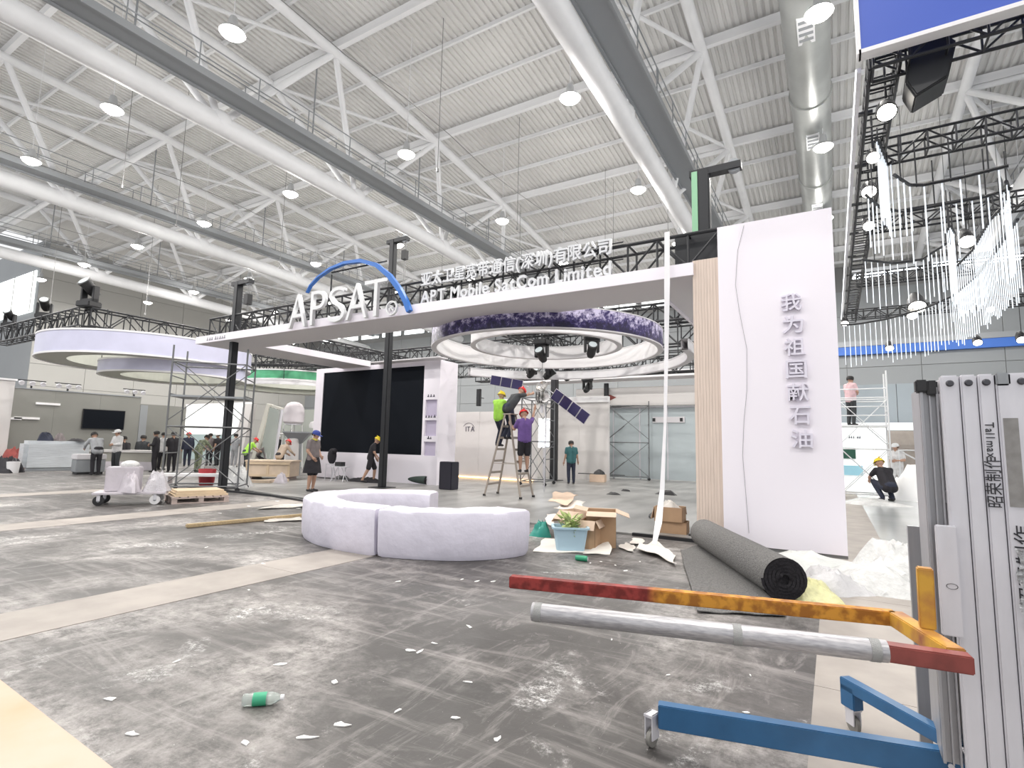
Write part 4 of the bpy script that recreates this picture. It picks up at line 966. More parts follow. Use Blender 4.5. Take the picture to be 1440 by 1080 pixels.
        hm_ = mat('cap_' + hatcol, dict(blue=(0.04, 0.07, 0.32), white=(0.8, 0.8, 0.8), yellow=(0.8, 0.7, 0.1))[hatcol], 0.7)
        MB().lathe([(.112, 0.0), (.112, .03), (.10, .075), (.06, .105), (0, .115)], 16, M=HM).box(-.065, .065, .07, .185, 0.0, .012, HM).build('cap', hm_, t, smooth=True)
    if hat != 'helmet':
        prof = [(.101, -.05), (.112, -.02), (.113, .03), (.10, .075), (.06, .1), (0, .108)] if hat is None else [(.1, -.05), (.104, 0.0)]
        MB().lathe(prof, 16, M=HM @ T(0, -.018, 0)).build('hair', HAIR, t, smooth=True)
    if skirt: MB().lathe([(.17, .95), (.215, .75), (.25, .52), (.24, .52), (.16, .95)], 20).build('skirt', bottom, t, smooth=True)
    if towel: MB().tube([J['nk'] + Vector((.085 * math.cos(a), .075 * math.sin(a), .005 * math.sin(3 * a))) for a in [2 * PI * i / 14 for i in range(15)]], .03, 8).build('neck_towel', towel, t, smooth=True)
    return t
def yaw_cam(x, y, turn): return math.atan2(-x, y) + turn      # 0 = back to the camera
def stand(px, py, z=0.0):
    p = at(px, py, z=z); return (p.x, p.y, z)
CB = cloth_mat('black', (0.022, 0.02, 0.025)); CG = cloth_mat('grey_brown', (0.22, 0.19, 0.19)); CP = cloth_mat('purple', (0.16, 0.09, 0.30)); CD = cloth_mat('dark_grey', (0.05, 0.055, 0.06))
CT = cloth_mat('teal', (0.05, 0.16, 0.17)); CN_ = cloth_mat('navy', (0.03, 0.035, 0.06)); CL = cloth_mat('light_grey', (0.40, 0.41, 0.43)); CW = cloth_mat('white', (0.75, 0.74, 0.74)); HV = cloth_mat('hi_vis', (0.42, 0.80, 0.10)); PK = cloth_mat('pink', (0.75, 0.52, 0.55))
CAMO = mat('camo', (0.30, 0.33, 0.22), 0.85, col2=(0.10, 0.12, 0.08), scale=14)
YT = cloth_mat('yellow_towel', (0.75, 0.66, 0.12))
l = stand(437, 693); person('worker in grey shirt, black shorts and blue cap with yellow neck towel', (l[0], l[1], .03), yaw_cam(l[0], l[1], -2.2), CG, CB, 'cap', 'blue', dict(el=(-.25, .0, 1.12), wl=(-.16, .15, .98), er=(.26, 0, 1.12), wr=(.2, .14, .95), hd=(.0, .05, 1.575)), True, 1.0, 'short', True, towel=YT)
l = stand(520, 677); l = (l[0] * .95, l[1] * .95, 0); person('worker in black with yellow helmet striding before the black screen', (l[0], l[1], .03), yaw_cam(l[0], l[1], -1.5), CB, CB, 'helmet', 'yellow', dict(pel=(0, -.02, .92), ch=(0, .06, 1.28), nk=(0, .11, 1.40), hd=(0, .19, 1.53), sl=(-.18, .08, 1.35), sr=(.18, .08, 1.35), el=(-.23, .08, 1.08), wl=(-.23, .2, .88), er=(.23, .1, 1.08), wr=(.22, .25, .9), kl=(-.1, .16, .5), al=(-.1, .14, .085), kr=(.1, -.08, .5), ar=(.1, -.28, .1)), True, .96)
l = stand(803, 679); person('worker in teal shirt and dark trousers standing by the centre post', (l[0] * .95, l[1] * .95, .03), yaw_cam(l[0], l[1], .25), CT, CN_, None, None, dict(wl=(-.28, .05, .86), wr=(.30, .1, .88), hd=(0, .06, 1.57)), False, 0.95)
# ---- step ladder with three workers
LAD = mat('ladder_alloy', (0.42, 0.36, 0.31), 0.45, 0.5)
la, lb, lc, ld = stand(681, 697, .03), stand(700, 694, .03), stand(732, 702, .03), stand(750, 699, .03)
ctr = Vector(((la[0] + lb[0] + lc[0] + ld[0]) / 4, (la[1] + lb[1] + lc[1] + ld[1]) / 4, .03))
LH = 2.25
st = thing('step_ladder', 'double-sided alloy step ladder with workers standing on it', 'ladder', ctr)
top0 = Vector((0, -.17, LH)); top1 = Vector((0, .17, LH))
feet = [(Vector(la) - ctr, Vector(lb) - ctr), (Vector(lc) - ctr, Vector(ld) - ctr)]
for s, (f0, f1) in zip((-1, 1), feet):
    a0, a1 = top0 + Vector((s * .07, 0, 0)), top1 + Vector((s * .07, 0, 0))
    bar('stile', f0, a0, .022, LAD, st, 4); bar('stile', f1, a1, .022, LAD, st, 4)
    for k in range(1, 7):
        u = k / 7.0; bar('rung', f0.lerp(a0, u), f1.lerp(a1, u), .017, LAD, st, 4, .03)
    for f in (f0, f1): MB().box(f.x - .03, f.x + .03, f.y - .03, f.y + .03, 0, .05).build('foot', BLACKP, st)
MB().box(-.13, .13, -.2, .2, LH, LH + .03).build('top_step', LAD, st)
def rung(side, u): f0, f1 = feet[side]; s = (-1, 1)[side]; return ctr + (f0.lerp(top0 + Vector((s * .07, 0, 0)), u) + f1.lerp(top1 + Vector((s * .07, 0, 0)), u)) / 2
for s in (0, 1): bar('spreader', (feet[0][s].lerp((top0, top1)[s], .4)), (feet[1][s].lerp((top0, top1)[s], .4)), .008, LAD, st)
r = rung(1, 2 / 7.0); person('worker in purple shirt and red helmet climbing the step ladder', (r.x + .06, r.y - .05, r.z + .03), yaw_cam(r.x, r.y, .35), CP, CB, 'helmet', 'red', dict(al=(-.1, .02, .085), ar=(.1, .02, .085), er=(.28, .12, 1.5), wr=(.36, .2, 1.74), el=(-.26, .12, 1.16), wl=(-.3, .3, 1.3), hd=(0, .08, 1.58)), True)
r = rung(0, 4 / 7.0); person('worker in dark grey with red helmet leaning over the ladder top to the satellite', (r.x + .2, r.y + .02, r.z + .24), yaw_cam(r.x, r.y, -.95), CD, CN_, 'helmet', 'red', dict(pel=(0, -.02, .93), ch=(0, .24, 1.22), nk=(0, .34, 1.32), hd=(0, .46, 1.42), sl=(-.18, .28, 1.29), sr=(.18, .28, 1.29), el=(-.2, .52, 1.3), er=(.2, .52, 1.32), wl=(-.12, .76, 1.36), wr=(.12, .76, 1.38), kl=(-.12, .14, .5), kr=(.12, .10, .5), al=(-.12, -.04, .12), ar=(.12, -.06, .12)), False)
r = rung(0, 4 / 7.0); person('worker in lime high-visibility vest and yellow helmet at the ladder side', (r.x - .1, r.y + .02, r.z + .06), yaw_cam(r.x, r.y, -.7), HV, CN_, 'helmet', 'yellow', dict(er=(.22, .2, 1.2), wr=(.15, .4, 1.22), el=(-.22, .15, 1.15), wl=(-.16, .36, 1.1), kl=(-.1, .2, .52), kr=(.1, .1, .5), al=(-.1, .05, .1), ar=(.1, -.06, .1), hd=(0, .09, 1.57), nk=(0, .05, 1.43)), False, .93)
# ---- satellite model
SATY = 14.9
SOL = mat('solar_cell_purple', (0.035, 0.028, 0.10), 0.25, 0.2); SOLF = mat('solar_frame', (0.6, 0.58, 0.6), 0.4); FOIL = mat('silver_foil', (0.7, 0.68, 0.66), 0.25, 0.8, noise=0.5, scale=8, bump=0.8)
c0 = at(762, 556, Y=SATY)
sat = thing('satellite_model', 'model satellite with foil body and two dark solar wings', 'satellite model', c0)
MB().box(-.16, .16, -.16, .16, -.3, .16).build('foil_body', FOIL, sat, bevel=.03)
MB().lathe([(.02, -.1), (.12, -.06), (.2, .03), (.205, .03), (.12, -.075), (.0, -.12)], 20, M=T(.06, -.12, .26) @ RX(1.0)).build('dish', FOIL, sat, smooth=True)
MB().lathe([(.02, -.06), (.10, -.04), (.15, .02), (.155, .02), (.1, -.05), (.0, -.07)], 20, M=T(.2, -.14, -.1) @ RX(1.2)).build('dish', WHITE, sat, smooth=True)
MB().tube([(0, 0, -.3), (0, 0, -.55)], .05, 10).build('thruster', ALU, sat)
for i in range(5): MB().tube([(-.12 + .06 * i, -.16, .1), (-.1 + .05 * i, -.2, -.1 - .03 * i), (-.04 + .03 * i, -.17, -.25)], .012, 6).build('harness', (BLACKP, FOIL)[i % 2], sat)
def wing(pa, pb, half, n, nm):
    pa, pb = at(*pa, Y=SATY) - c0, at(*pb, Y=SATY) - c0; d = pb - pa; L = d.length; d.normalize(); s = Vector((d.z * -1, 0, d.x)); s = s if s.z > 0 else -s
    bar('wing_boom', pa - d * .22, pa, .014, ALU, sat)
    for k in range(n):
        u0, u1 = L * k / n + .012, L * (k + 1) / n - .012; M = Matrix((d, Vector((0, 1, 0)), s)).transposed().to_4x4(); M = T(pa) @ M
        fr = MB().box(u0 - .008, u1 + .008, -.01, .014, -half - .012, half + .012, M).build('wing_frame', SOLF, sat)
        MB().box(u0 + .008, u1 - .008, -.02, -.009, -half, half, M).build('solar_panel', SOL, fr)
wing((778, 553), (826, 590), .17, 4, 'r'); wing((735, 542), (690, 534), .15, 3, 'l')
bar('hanging_cable', (0, 0, .1), (0, 0, 4.9 - c0.z), .01, WIRE, sat)
MB().tube([(.1, 0, -.3), (.16, 0, -1.0), (.12, 0, 0.03 - c0.z)], .02, 8).build('stand_pole', ALU, sat)
# ---- scaffolds
PIPE = mat('scaffold_pipe', (0.17, 0.175, 0.18), 0.5, 0.4); PIPEW = mat('scaffold_white', (0.72, 0.73, 0.74), 0.5)
def scaffold(label, x, y, w_, d_, levels, lh, rz=0, m=PIPE, brace=True, deck=None, z=0.0, top=0.0):
    t = thing('scaffold_tower', label, 'scaffold', (x, y, z), rz, 'scaffold towers'); Hh = levels * lh + top
    for sx in (-1, 1):
        for sy in (-1, 1):
            bar('standard', (sx * w_/2, sy * d_/2, 0.12), (sx * w_/2, sy * d_/2, Hh), .024, m, t)
            MB().lathe([(0, -.02), (.06, -.02), (.06, .02), (0, .02)], 12, M=T(sx * w_/2, sy * d_/2, .06) @ RX(PI/2)).build('castor', BLACKP, t)
    for k in range(levels + 1):
        zz = max(.15, k * lh)
        for sy in (-1, 1): bar('ledger', (-w_/2, sy * d_/2, zz), (w_/2, sy * d_/2, zz), .02, m, t)
        for sx in (-1, 1):
            bar('transom', (sx * w_/2, -d_/2, zz), (sx * w_/2, d_/2, zz), .02, m, t)
            if k < levels:
                bar('rung', (sx * w_/2, -d_/2, zz + lh * .5), (sx * w_/2, d_/2, zz + lh * .5), .016, m, t)
                bar('rung', (sx * w_/2, -d_/2, zz + lh * .78), (sx * w_/2, d_/2, zz + lh * .78), .016, m, t)
    if brace:
        for k in range(levels):
            for sy in (-1, 1):
                bar('brace', (-w_/2, sy * d_/2, k * lh + .15), (w_/2, sy * d_/2, (k + 1) * lh), .013, m, t); bar('brace', (w_/2, sy * d_/2, k * lh + .15), (-w_/2, sy * d_/2, (k + 1) * lh), .013, m, t)
    if deck: MB().box(-w_/2, w_/2, -d_/2, d_/2, deck, deck + .05).build('deck_board', CATW, t)
    return t
a_, b_ = stand(238, 690), stand(326, 690)
scaffold('dark pipe scaffold around the pulley post at the canopy corner', (a_[0] + b_[0]) / 2 + .05, (a_[1] + b_[1]) / 2 + .1, 1.85, 1.1, 2, 1.75, math.atan2(b_[1] - a_[1], b_[0] - a_[0]), deck=2.55, z=.0, top=.45)
a_, b_ = stand(770, 680), stand(789, 679)
scaffold('thin pipe scaffold beside the black centre post and satellite', a_[0] + .2, a_[1] - 1.2, .9, 1.2, 2, 1.55, .2, z=.03)
a_, b_ = stand(869, 672), stand(930, 674)
scaffold('dark pipe scaffold frame in front of the pale glass room', (a_[0] + b_[0]) / 2, (a_[1] + b_[1]) / 2 - 1.6, 1.75, .9, 2, 1.62, math.atan2(b_[1] - a_[1], b_[0] - a_[0]), z=.03, top=.2)
# ---- glass room and white header behind
GLS = mat('frosted_blue_glass', (0.50, 0.56, 0.58), 0.25, noise=0.06, scale=0.7)
gy = 23.6; gx0, gx1 = at(828, 600, Y=gy).x, at(980, 600, Y=gy).x
gr = thing('glass_room', 'pale blue-grey panelled room under a white header at the booth rear', 'room', (gx0, gy, .03))
W_ = gx1 - gx0; ztop = at(900, 572, Y=gy).z; zhd = at(900, 546, Y=gy).z
for k in range(4):
    MB().box(W_ * k / 4 + .02, W_ * (k + 1) / 4 - .02, 0, .06, 0.05, ztop - .06).build('glass_panel', GLS, gr)
    MB().box(W_ * k / 4 - .03, W_ * k / 4 + .02, -.03, .1, 0, ztop - .03).build('mullion', ALU, gr)
MB().box(-.05, W_, -.05, .1, ztop - .09, ztop - .03).build('head_rail', ALU, gr)
MB().box(W_ * .62, W_ * .9, -.06, 0, ztop - .75, ztop - .5).build('name_plate', SOFFIT, gr)
for k, wx in ((0, W_ * .62), (1, W_ * .86)): MB().box(wx, wx + .12, -.08, -.05, ztop - .7, ztop - .55).build('plate_clip', BLACKP, gr)
HDX0 = at(810, 560, Y=gy - .3).x - gx0
MB().box(HDX0, W_ + .6, -.3, .1, ztop, zhd).build('header_board', PALE, gr)
MB().box(HDX0 - 4.4, W_ + .6, -1.0, .1, zhd + .35, zhd + .6).build('canopy_edge', WHITE, gr)
MB().box(HDX0 - 4.4, W_ + .6, -1.0, .1, zhd + .33, zhd + .35).build('canopy_soffit', SOFFIT, gr)
u0, u1 = at(808, 561, Y=gy - .31), at(842, 561, Y=gy - .31)
marks((6, 4), INK, u0.x - gx0, u1.x - gx0, -.31, u0.z - .1, .17, gr, 'header_mark', 5); MB().box(u0.x - gx0, u1.x - gx0, -.307, -.301, u0.z - .2, u0.z - .18).build('header_rule', INK, gr)
dx = at(858, 560, Y=gy - .31); MB().prism([(-.3, 0), (0, .13), (.3, 0), (0, -.13)], -.315, -.305, 'y', T(dx.x - gx0, 0, dx.z)).build('diamond_mark', REDP, gr)
# white wall pieces between the screen wall and the glass room
w2 = thing('white_back_wall', 'white back wall behind the ladder workers', 'wall', (-13.5, 21.5, .03))
for k in range(4): MB().box(k * 1.35, k * 1.35 + 1.345, 0, .15, 0, 3.3).build('wall_board', PALE, w2)
MB().box(0, 5.4, -.1, .15, 3.3, 3.55).build('head_board', WHITE, w2)
u = at(795, 600, Y=21.0); v = at(590, 600, Y=21)
bx_ = at(765, 607, Y=20.8); bs = thing('glowing_sign_box', 'small glowing white light box beside the centre post', 'light box', (bx_.x, 20.8, .03))
MB().box(-.3, .3, 0, .12, 1.3, 2.6).build('box_body', WHITE, bs); MB().box(-.26, .26, -.01, 0, 1.34, 2.56).build('lit_face', GLOWW, bs); MB().box(-.05, .05, .02, .1, 0, 1.3).build('box_leg', ALU, bs)
for k, (px, py0, py1, lab) in enumerate(((852, 539, 566, 'slim black column loudspeaker on the white header near the red diamond'), (672, 547, 571, 'slim black column loudspeaker above the pale rear wall'))):
    yy = (gy - .5, 19.5)[k]; p0, p1 = at(px, py1, Y=yy), at(px, py0, Y=yy)
    s = thing('column_speaker', lab, 'loudspeaker', p0); h = p1.z - p0.z
    MB().box(-.1, .1, 0, .12, 0, h).build('speaker_body', BLACKP, s, bevel=.01); MB().box(-.085, .085, -.012, 0, .03, h - .03).build('speaker_grille', BLACK, s); MB().tube([(0, .1, h * .5), (0, .45, h * .5)], .02, 6).build('wall_bracket', BLACK, s)
# low things on the booth floor
p = stand(846, 678); t = thing('low_crate', 'low yellow-brown crate with black cloth on top, on the booth floor', 'crate', (p[0], p[1] - .4, .03), .2)
MB().box(-.3, .3, -.25, .25, 0, .3).build('crate_body', CARDL, t, bevel=.01); MB().lathe([(.25, 0), (.2, .1), (.05, .2), (0, .21)], 10, M=T(.05, 0, .3)).build('black_cloth', BLACKP, t); MB().box(-.8, .2, -.1, 0, .3, .33).build('flat_bar', BLACKP, t)
for k, (px, py, s_, lab) in enumerate(((880, 692, .16, 'small black knob-like tool lying on the booth floor'), (862, 697, .2, 'flat black tool lying on the booth floor'), (938, 697, .35, 'dark tool bag lying on the booth floor beside the ribbon'))):
    p = stand(px, py); heap('floor_tool', lab, 'tool', (p[0], p[1], .03), s_, s_ * .5, s_ * .35, BLACKP, 40 + k, 14)
# dark green carpet roll and dark heap before the screen
pa, pb = stand(548, 679), stand(598, 683)
GC = mat('dark_green_felt', (0.06, 0.085, 0.075), 0.95, noise=.3, scale=30)
roll('thin roll of dark green carpet at the foot of the screen wall', Vector((pb[0], pb[1] + .1, .18)), Vector((pa[0] - .1, pa[1] + .25, .18)), .15, GC, CARPD, 'green_carpet_roll')
p = stand(516, 679); heap('dark_cloth_heap', 'dark cloth heap under the striding worker', 'cloth', (p[0], p[1], .03), .8, .3, .14, CB, 50)
p = stand(480, 675); heap('cable_heap', 'small black cable heap on the floor left of the striding worker', 'cable', (p[0], p[1], .03), .45, .15, .12, BLACKP, 51)
p = stand(457, 676); t = thing('draped_stool', 'small metal stool with a dark jacket hung over it by the screen', 'stool', (p[0], p[1] + .3, .03))
MB().box(-.2, .2, -.15, .15, .55, .58).build('seat', ALU, t)
for sx in (-1, 1):
    for sy in (-1, 1): bar('leg', (sx * .2, sy * .15, 0), (sx * .18, sy * .13, .55), .012, ALU, t)
MB().sphere((-.05, 0, .85), (.2, .13, .3), 12, 8).sphere((.12, -.05, 1.05), (.12, .1, .1), 10, 6).build('jacket', CB, t, smooth=True)
p = stand(474, 678); t = thing('folding_stand', 'small folding work stand with a tool box beside the jacket stool', 'stand', (p[0] + .1, p[1], .03))
MB().box(-.35, .35, -.15, .15, .5, .53).build('top_board', ALU, t); MB().box(-.15, .15, -.1, .1, .53, .68).build('tool_box', BLACKP, t)
for sx in (-1, 1): bar('leg', (sx * .3, -.12, 0), (sx * .2, .1, .5), .014, ALU, t); bar('leg', (sx * .3, .12, 0), (sx * .2, -.1, .5), .014, ALU, t)
# ---------------------------------------------------------------- moving-head lights
def moving_head(label, loc, rz=0, up=False, s=1.0):
    t = thing('moving_head_light', label, 'stage light', loc, rz, 'moving head stage lights'); t.scale = (s, s, s); k = 1 if up else -1
    MB().box(-.2, .2, -.16, .16, min(0, k * .14), max(0, k * .14)).build('base', BLACKP, t, bevel=.02)
    MB().box(-.2, -.14, -.07, .07, min(k * .14, k * .5), max(k * .14, k * .5)).box(.14, .2, -.07, .07, min(k * .14, k * .5), max(k * .14, k * .5)).box(-.2, .2, -.07, .07, min(k * .13, k * .2), max(k * .13, k * .2)).build('yoke', BLACKP, t, bevel=.01)
    M = T(0, 0, k * .45) @ RX(.9)
    hd = MB().lathe([(0, -.2), (.09, -.2), (.12, -.1), (.12, .08), (.145, .22), (.12, .23), (0, .21)], 16, M=M).build('head', BLACKP, t, smooth=True)
    MB().lathe([(0, .232), (.11, .232)], 16, M=M).build('lens', GLS, hd)
    return t
for k, (px, py, y, dz, lab) in enumerate(((762, 478, 13.2, 0, 'hanging under the far side of the nested rings'), (832, 470, 13.2, 0, 'hanging under the ring toward the timber column'), (748, 506, 15.975, 0, 'hanging above the red helmet worker'), (772, 508, 15.975, 0, 'hanging above the satellite body'), (800, 515, 20.075, 0, 'hanging right beside the centre post'), (826, 531, 20.075, 0, 'perched low near the white header'))):
    p = at(px, py, Y=y); mh = moving_head('black moving-head stage light ' + lab, p, .6 * k, False, 1.0)
    bar('drop_pipe', (0, 0, 0), (0, 0, max(.05, 4.6 - p.z)), .025, BLACK, mh)
# ---------------------------------------------------------------- neighbouring booth on the left
GB = mat('grey_booth_wall', (0.24, 0.24, 0.22), 0.45, noise=0.06, scale=0.6)
gw = thing('grey_booth_wall', 'long grey booth wall with a mounted black television', 'wall', (-31, 8.6, 0))
for k in range(3): MB().box(-.25, 0, k * 1.8, k * 1.8 + 1.795, 0, 3.47).build('wall_board', GB, gw)
MB().box(-.3, .03, 0, 5.4, 3.47, 3.52).build('top_rail', CATW, gw); MB().box(-.25, .02, 5.4, 5.75, 0, 3.1).build('dark_end_post', CATW, gw); MB().box(-1.2, -.9, 5.8, 8.2, 0, 3.2).build('rear_board', GB, gw)
for k, (px, py) in enumerate(((68, 568), (38, 588), (12, 588))):
    p = at(px, py, X=-30.95); MB().box(0.0, .06, -.45, .45, -.05, .05, T(.0, p.y - 8.6, p.z)).build('light_strip', WHITE, gw)
tv = thing('television', 'black television mounted on the grey booth wall', 'television', (-30.98, 12.4, 2.25)); MB().box(0, .06, -.9, .9, -.48, .48).build('case', BLACKP, tv, bevel=.01); MB().box(.06, .065, -.87, .87, -.45, .45).build('display', SCREEN, tv)
nc = thing('white_booth_column', 'pale column at the near end of the grey booth wall', 'column', (-30.2, 8.3, 0)); MB().box(-.8, .3, -.6, .3, 0, 3.7).build('column_body', PALE, nc, bevel=.02); MB().box(-.85, .35, -.65, .35, 3.7, 3.78).build('column_cap', WHITE, nc)
for k, (px, py, n) in enumerate(((45, 546, 3), (97, 543, 3), (190, 553, 3))):
    p = at(px, py, X=-30.9); t = thing('spotlight_bar', 'small bar of spotlights on top of the grey booth wall, %s from the column' % ORD[k], 'spotlights', (p.x - .1, p.y, 3.52), group='spotlight bars')
    MB().box(-.04, .04, -.5, .5, .32, .36).box(-.03, .03, -.03, .03, 0, .32).build('bar', BLACK, t)
    for j in range(n): MB().lathe([(0, -.1), (.07, -.1), (.11, .08), (.1, .1), (0, .09)], 12, M=T(.05, -.38 + .38 * j, .22) @ RY(1.9)).build('spotlight', ALU, t, smooth=True)
LT = 'black box truss at the corner of the ring-lamp booth'
box_truss('black box truss of the ring-lamp booth running along its near side', (-30.2, 8.0, 5.2), (-22.0, 8.0, 5.2), .5, .62, .55)
box_truss('black box truss of the ring-lamp booth running back from its corner', (-22.0, 8.0, 5.2), (-22.0, 19, 5.2), .5, .62, .6)
box_truss('black box truss crossing behind the canopy toward the screen', (-22.0, 14.2, 4.7), (-16.6, 16.6, 4.7), .45, .55, .6)
for k, (x, y, rz, lab) in enumerate(((-22.0, 8.0, .3, 'biggest of the three, on the truss corner of the ring-lamp booth'), (-25.8, 8.0, 1.0, 'on the near truss of the ring-lamp booth, second from its corner'), (-29.3, 8.0, .6, 'at the far end of the near truss of the ring-lamp booth'))):
    moving_head('black moving-head light ' + lab, (x, y, 5.86), rz, True, (1.5, 1.2, 1.1)[k])
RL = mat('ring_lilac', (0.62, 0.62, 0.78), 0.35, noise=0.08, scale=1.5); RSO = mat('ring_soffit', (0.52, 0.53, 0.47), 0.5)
def big_ring(label, c, r, z0, z1, mo, ms, w_=.9, glow=True):
    t = thing('ceiling_ring', label, 'ring', (c[0], c[1], z0), group='suspended rings of other booths'); h = z1 - z0
    MB().lathe([(r, 0), (r, h)], 64).build('outer_band', mo, t, smooth=True)
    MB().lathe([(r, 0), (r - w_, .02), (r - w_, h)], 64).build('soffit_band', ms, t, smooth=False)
    MB().lathe([(r + .02, -.03), (r + .02, .03), (r - .04, .03), (r - .04, -.03), (r + .02, -.03)], 64).build('lower_rim', WHITE, t, smooth=True)
    MB().lathe([(r + .02, h - .03), (r + .02, h + .03), (r - .04, h + .03), (r - .04, h - .03), (r + .02, h - .03)], 64).build('upper_rim', WHITE, t, smooth=True)
    for k in range(6): a = k * PI / 3 + .2; bar('hanger', ((r - .1) * math.cos(a), (r - .1) * math.sin(a), h), ((r - .1) * math.cos(a), (r - .1) * math.sin(a), h + .7), .015, BLACK, t)
    return t
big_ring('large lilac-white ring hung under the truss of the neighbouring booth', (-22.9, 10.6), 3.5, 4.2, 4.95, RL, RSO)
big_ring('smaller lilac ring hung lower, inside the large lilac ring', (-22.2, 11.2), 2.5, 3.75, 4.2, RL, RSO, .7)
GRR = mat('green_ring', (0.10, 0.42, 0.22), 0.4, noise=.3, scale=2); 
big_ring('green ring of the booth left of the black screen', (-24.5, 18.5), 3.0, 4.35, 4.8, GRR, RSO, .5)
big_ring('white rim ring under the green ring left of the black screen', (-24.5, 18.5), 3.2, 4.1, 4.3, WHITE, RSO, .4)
box_truss('black box truss above the green ring', (-28, 17.2, 4.9), (-18.5, 17.2, 4.9), .45, .55, .6)
# bright booth behind the left scaffold
bb = thing('bright_booth_wall', 'brightly lit white booth wall behind the left scaffold', 'wall', (-36, 20.5, 0))
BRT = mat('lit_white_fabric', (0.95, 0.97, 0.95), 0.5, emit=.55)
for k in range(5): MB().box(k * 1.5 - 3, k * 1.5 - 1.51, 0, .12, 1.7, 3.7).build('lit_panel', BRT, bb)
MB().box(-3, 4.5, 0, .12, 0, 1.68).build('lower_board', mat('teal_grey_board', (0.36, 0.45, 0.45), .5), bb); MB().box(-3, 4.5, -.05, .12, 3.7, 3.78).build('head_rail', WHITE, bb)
ls = thing('leaning_white_slab', 'white slanted slab standing beside the lit white booth wall', 'slab', (-29.2, 18.5, 0))
MB().prism([(-.9, 0), (.2, 0), (.9, 3.45), (.25, 3.45)], 0, .3, 'y').build('slab_body', PALE, ls, bevel=.02); MB().prism([(-1.05, 0), (-.92, 0), (.22, 3.45), (.1, 3.45)], -.02, .3, 'y').build('slab_edge', WHITE, ls)
# leaning door frame
df = thing('leaning_door', 'tall white door frame leaning near the tan crate', 'door frame', (-21.9, 15.5, 0)); CRM = mat('cream_paint', (0.78, 0.76, 0.68), .5)
bar('stile', (-1.5, 0, 0), (-.75, .2, 3.1), .12, CRM, df, 4, .1); bar('stile', (0.1, 0, 0), (.15, .2, 2.85), .05, ALU, df, 4); bar('head', (-.75, .2, 3.05), (.2, .2, 2.85), .05, CRM, df, 4)
for k in range(3): bar('glazing_bar', (-.9 + .3 * k, .1, .6), (-.55 + .25 * k, .2, 2.9), .025, WHITE, df, 4)
MB().prism([(-1.2, .2), (.05, .2), (.1, 2.8), (-.6, 2.95)], .08, .1, 'y').build('pane', mat('pane_green_grey', (0.55, .6, .56), .2, alpha=.8), df)
bt = thing('grey_booth_backing', 'grey-green booth wall behind the leaning door frame', 'wall', (-25, 19.2, 0))
for k in range(4): MB().box(k * 1.9 - 1.5, k * 1.9 + .39, 0, .15, 0, 3.1).build('wall_board', mat('grey_green_board', (0.45, .48, .44), .5), bt)
MB().box(1.4, 6.1, -.02, .15, 3.12, 3.6).build('dark_header', CATW, bt)
# radome antenna
ra = thing('radome_antenna', 'white radome dome antenna raised on a lattice stand', 'antenna', (-23.4, 17.6, 0))
MB().lathe([(0, .02), (.42, .02), (.5, .1), (.52, .5), (.48, .78), (.36, 1.0), (.18, 1.1), (0, 1.13)], 24, M=T(0, 0, 2.25)).build('dome', mat('radome_white', (.80, .74, .78), .4), ra, smooth=True)
MB().lathe([(0, 0), (.4, 0), (.4, .06), (0, .06)], 20, M=T(0, 0, 2.2)).build('base_ring', ALU, ra)
for sx in (-1, 1):
    for sy in (-1, 1): bar('stand_leg', (sx * .4, sy * .4, 0), (sx * .3, sy * .3, 2.2), .025, WHITE, ra)
for s in (-1, 1): bar('stand_brace', (-.38 * s, -.36, .5), (.32 * s, -.33, 2.0), .014, PIPE, ra)
bar('stand_rail', (-1.2, -.4, 1.75), (1.0, -.4, 1.75), .03, WHITE, ra)
r2 = thing('small_antenna', 'small white dome antenna on a post beside the radome', 'antenna', (-22.2, 17.9, 0)); MB().lathe([(0, 0), (.22, 0), (.24, .15), (.18, .3), (0, .36)], 18, M=T(0, 0, 2.05)).build('dome', WHITE, r2, smooth=True); bar('post', (0, 0, 0), (0, 0, 2.05), .04, WHITE, r2)
kb = thing('counter_booth', 'white pedestal with dark funnel top near the blue cap worker', 'pedestal', stand(415, 667)); MB().box(-.55, -.3, -.2, .2, 0, 1.5).build('leg_panel', WHITE, kb); MB().lathe([(.25, .0), (.25, 1.3), (.75, 1.75), (.75, 1.8), (0, 1.8)], 4, M=T(0, 0, 0)).build('funnel', CATW, kb); MB().lathe([(0, .03), (.28, .03), (.24, 1.5), (0, 1.55)], 16, M=T(.05, -.25, 0)).build('drum', PALE, kb, smooth=True)
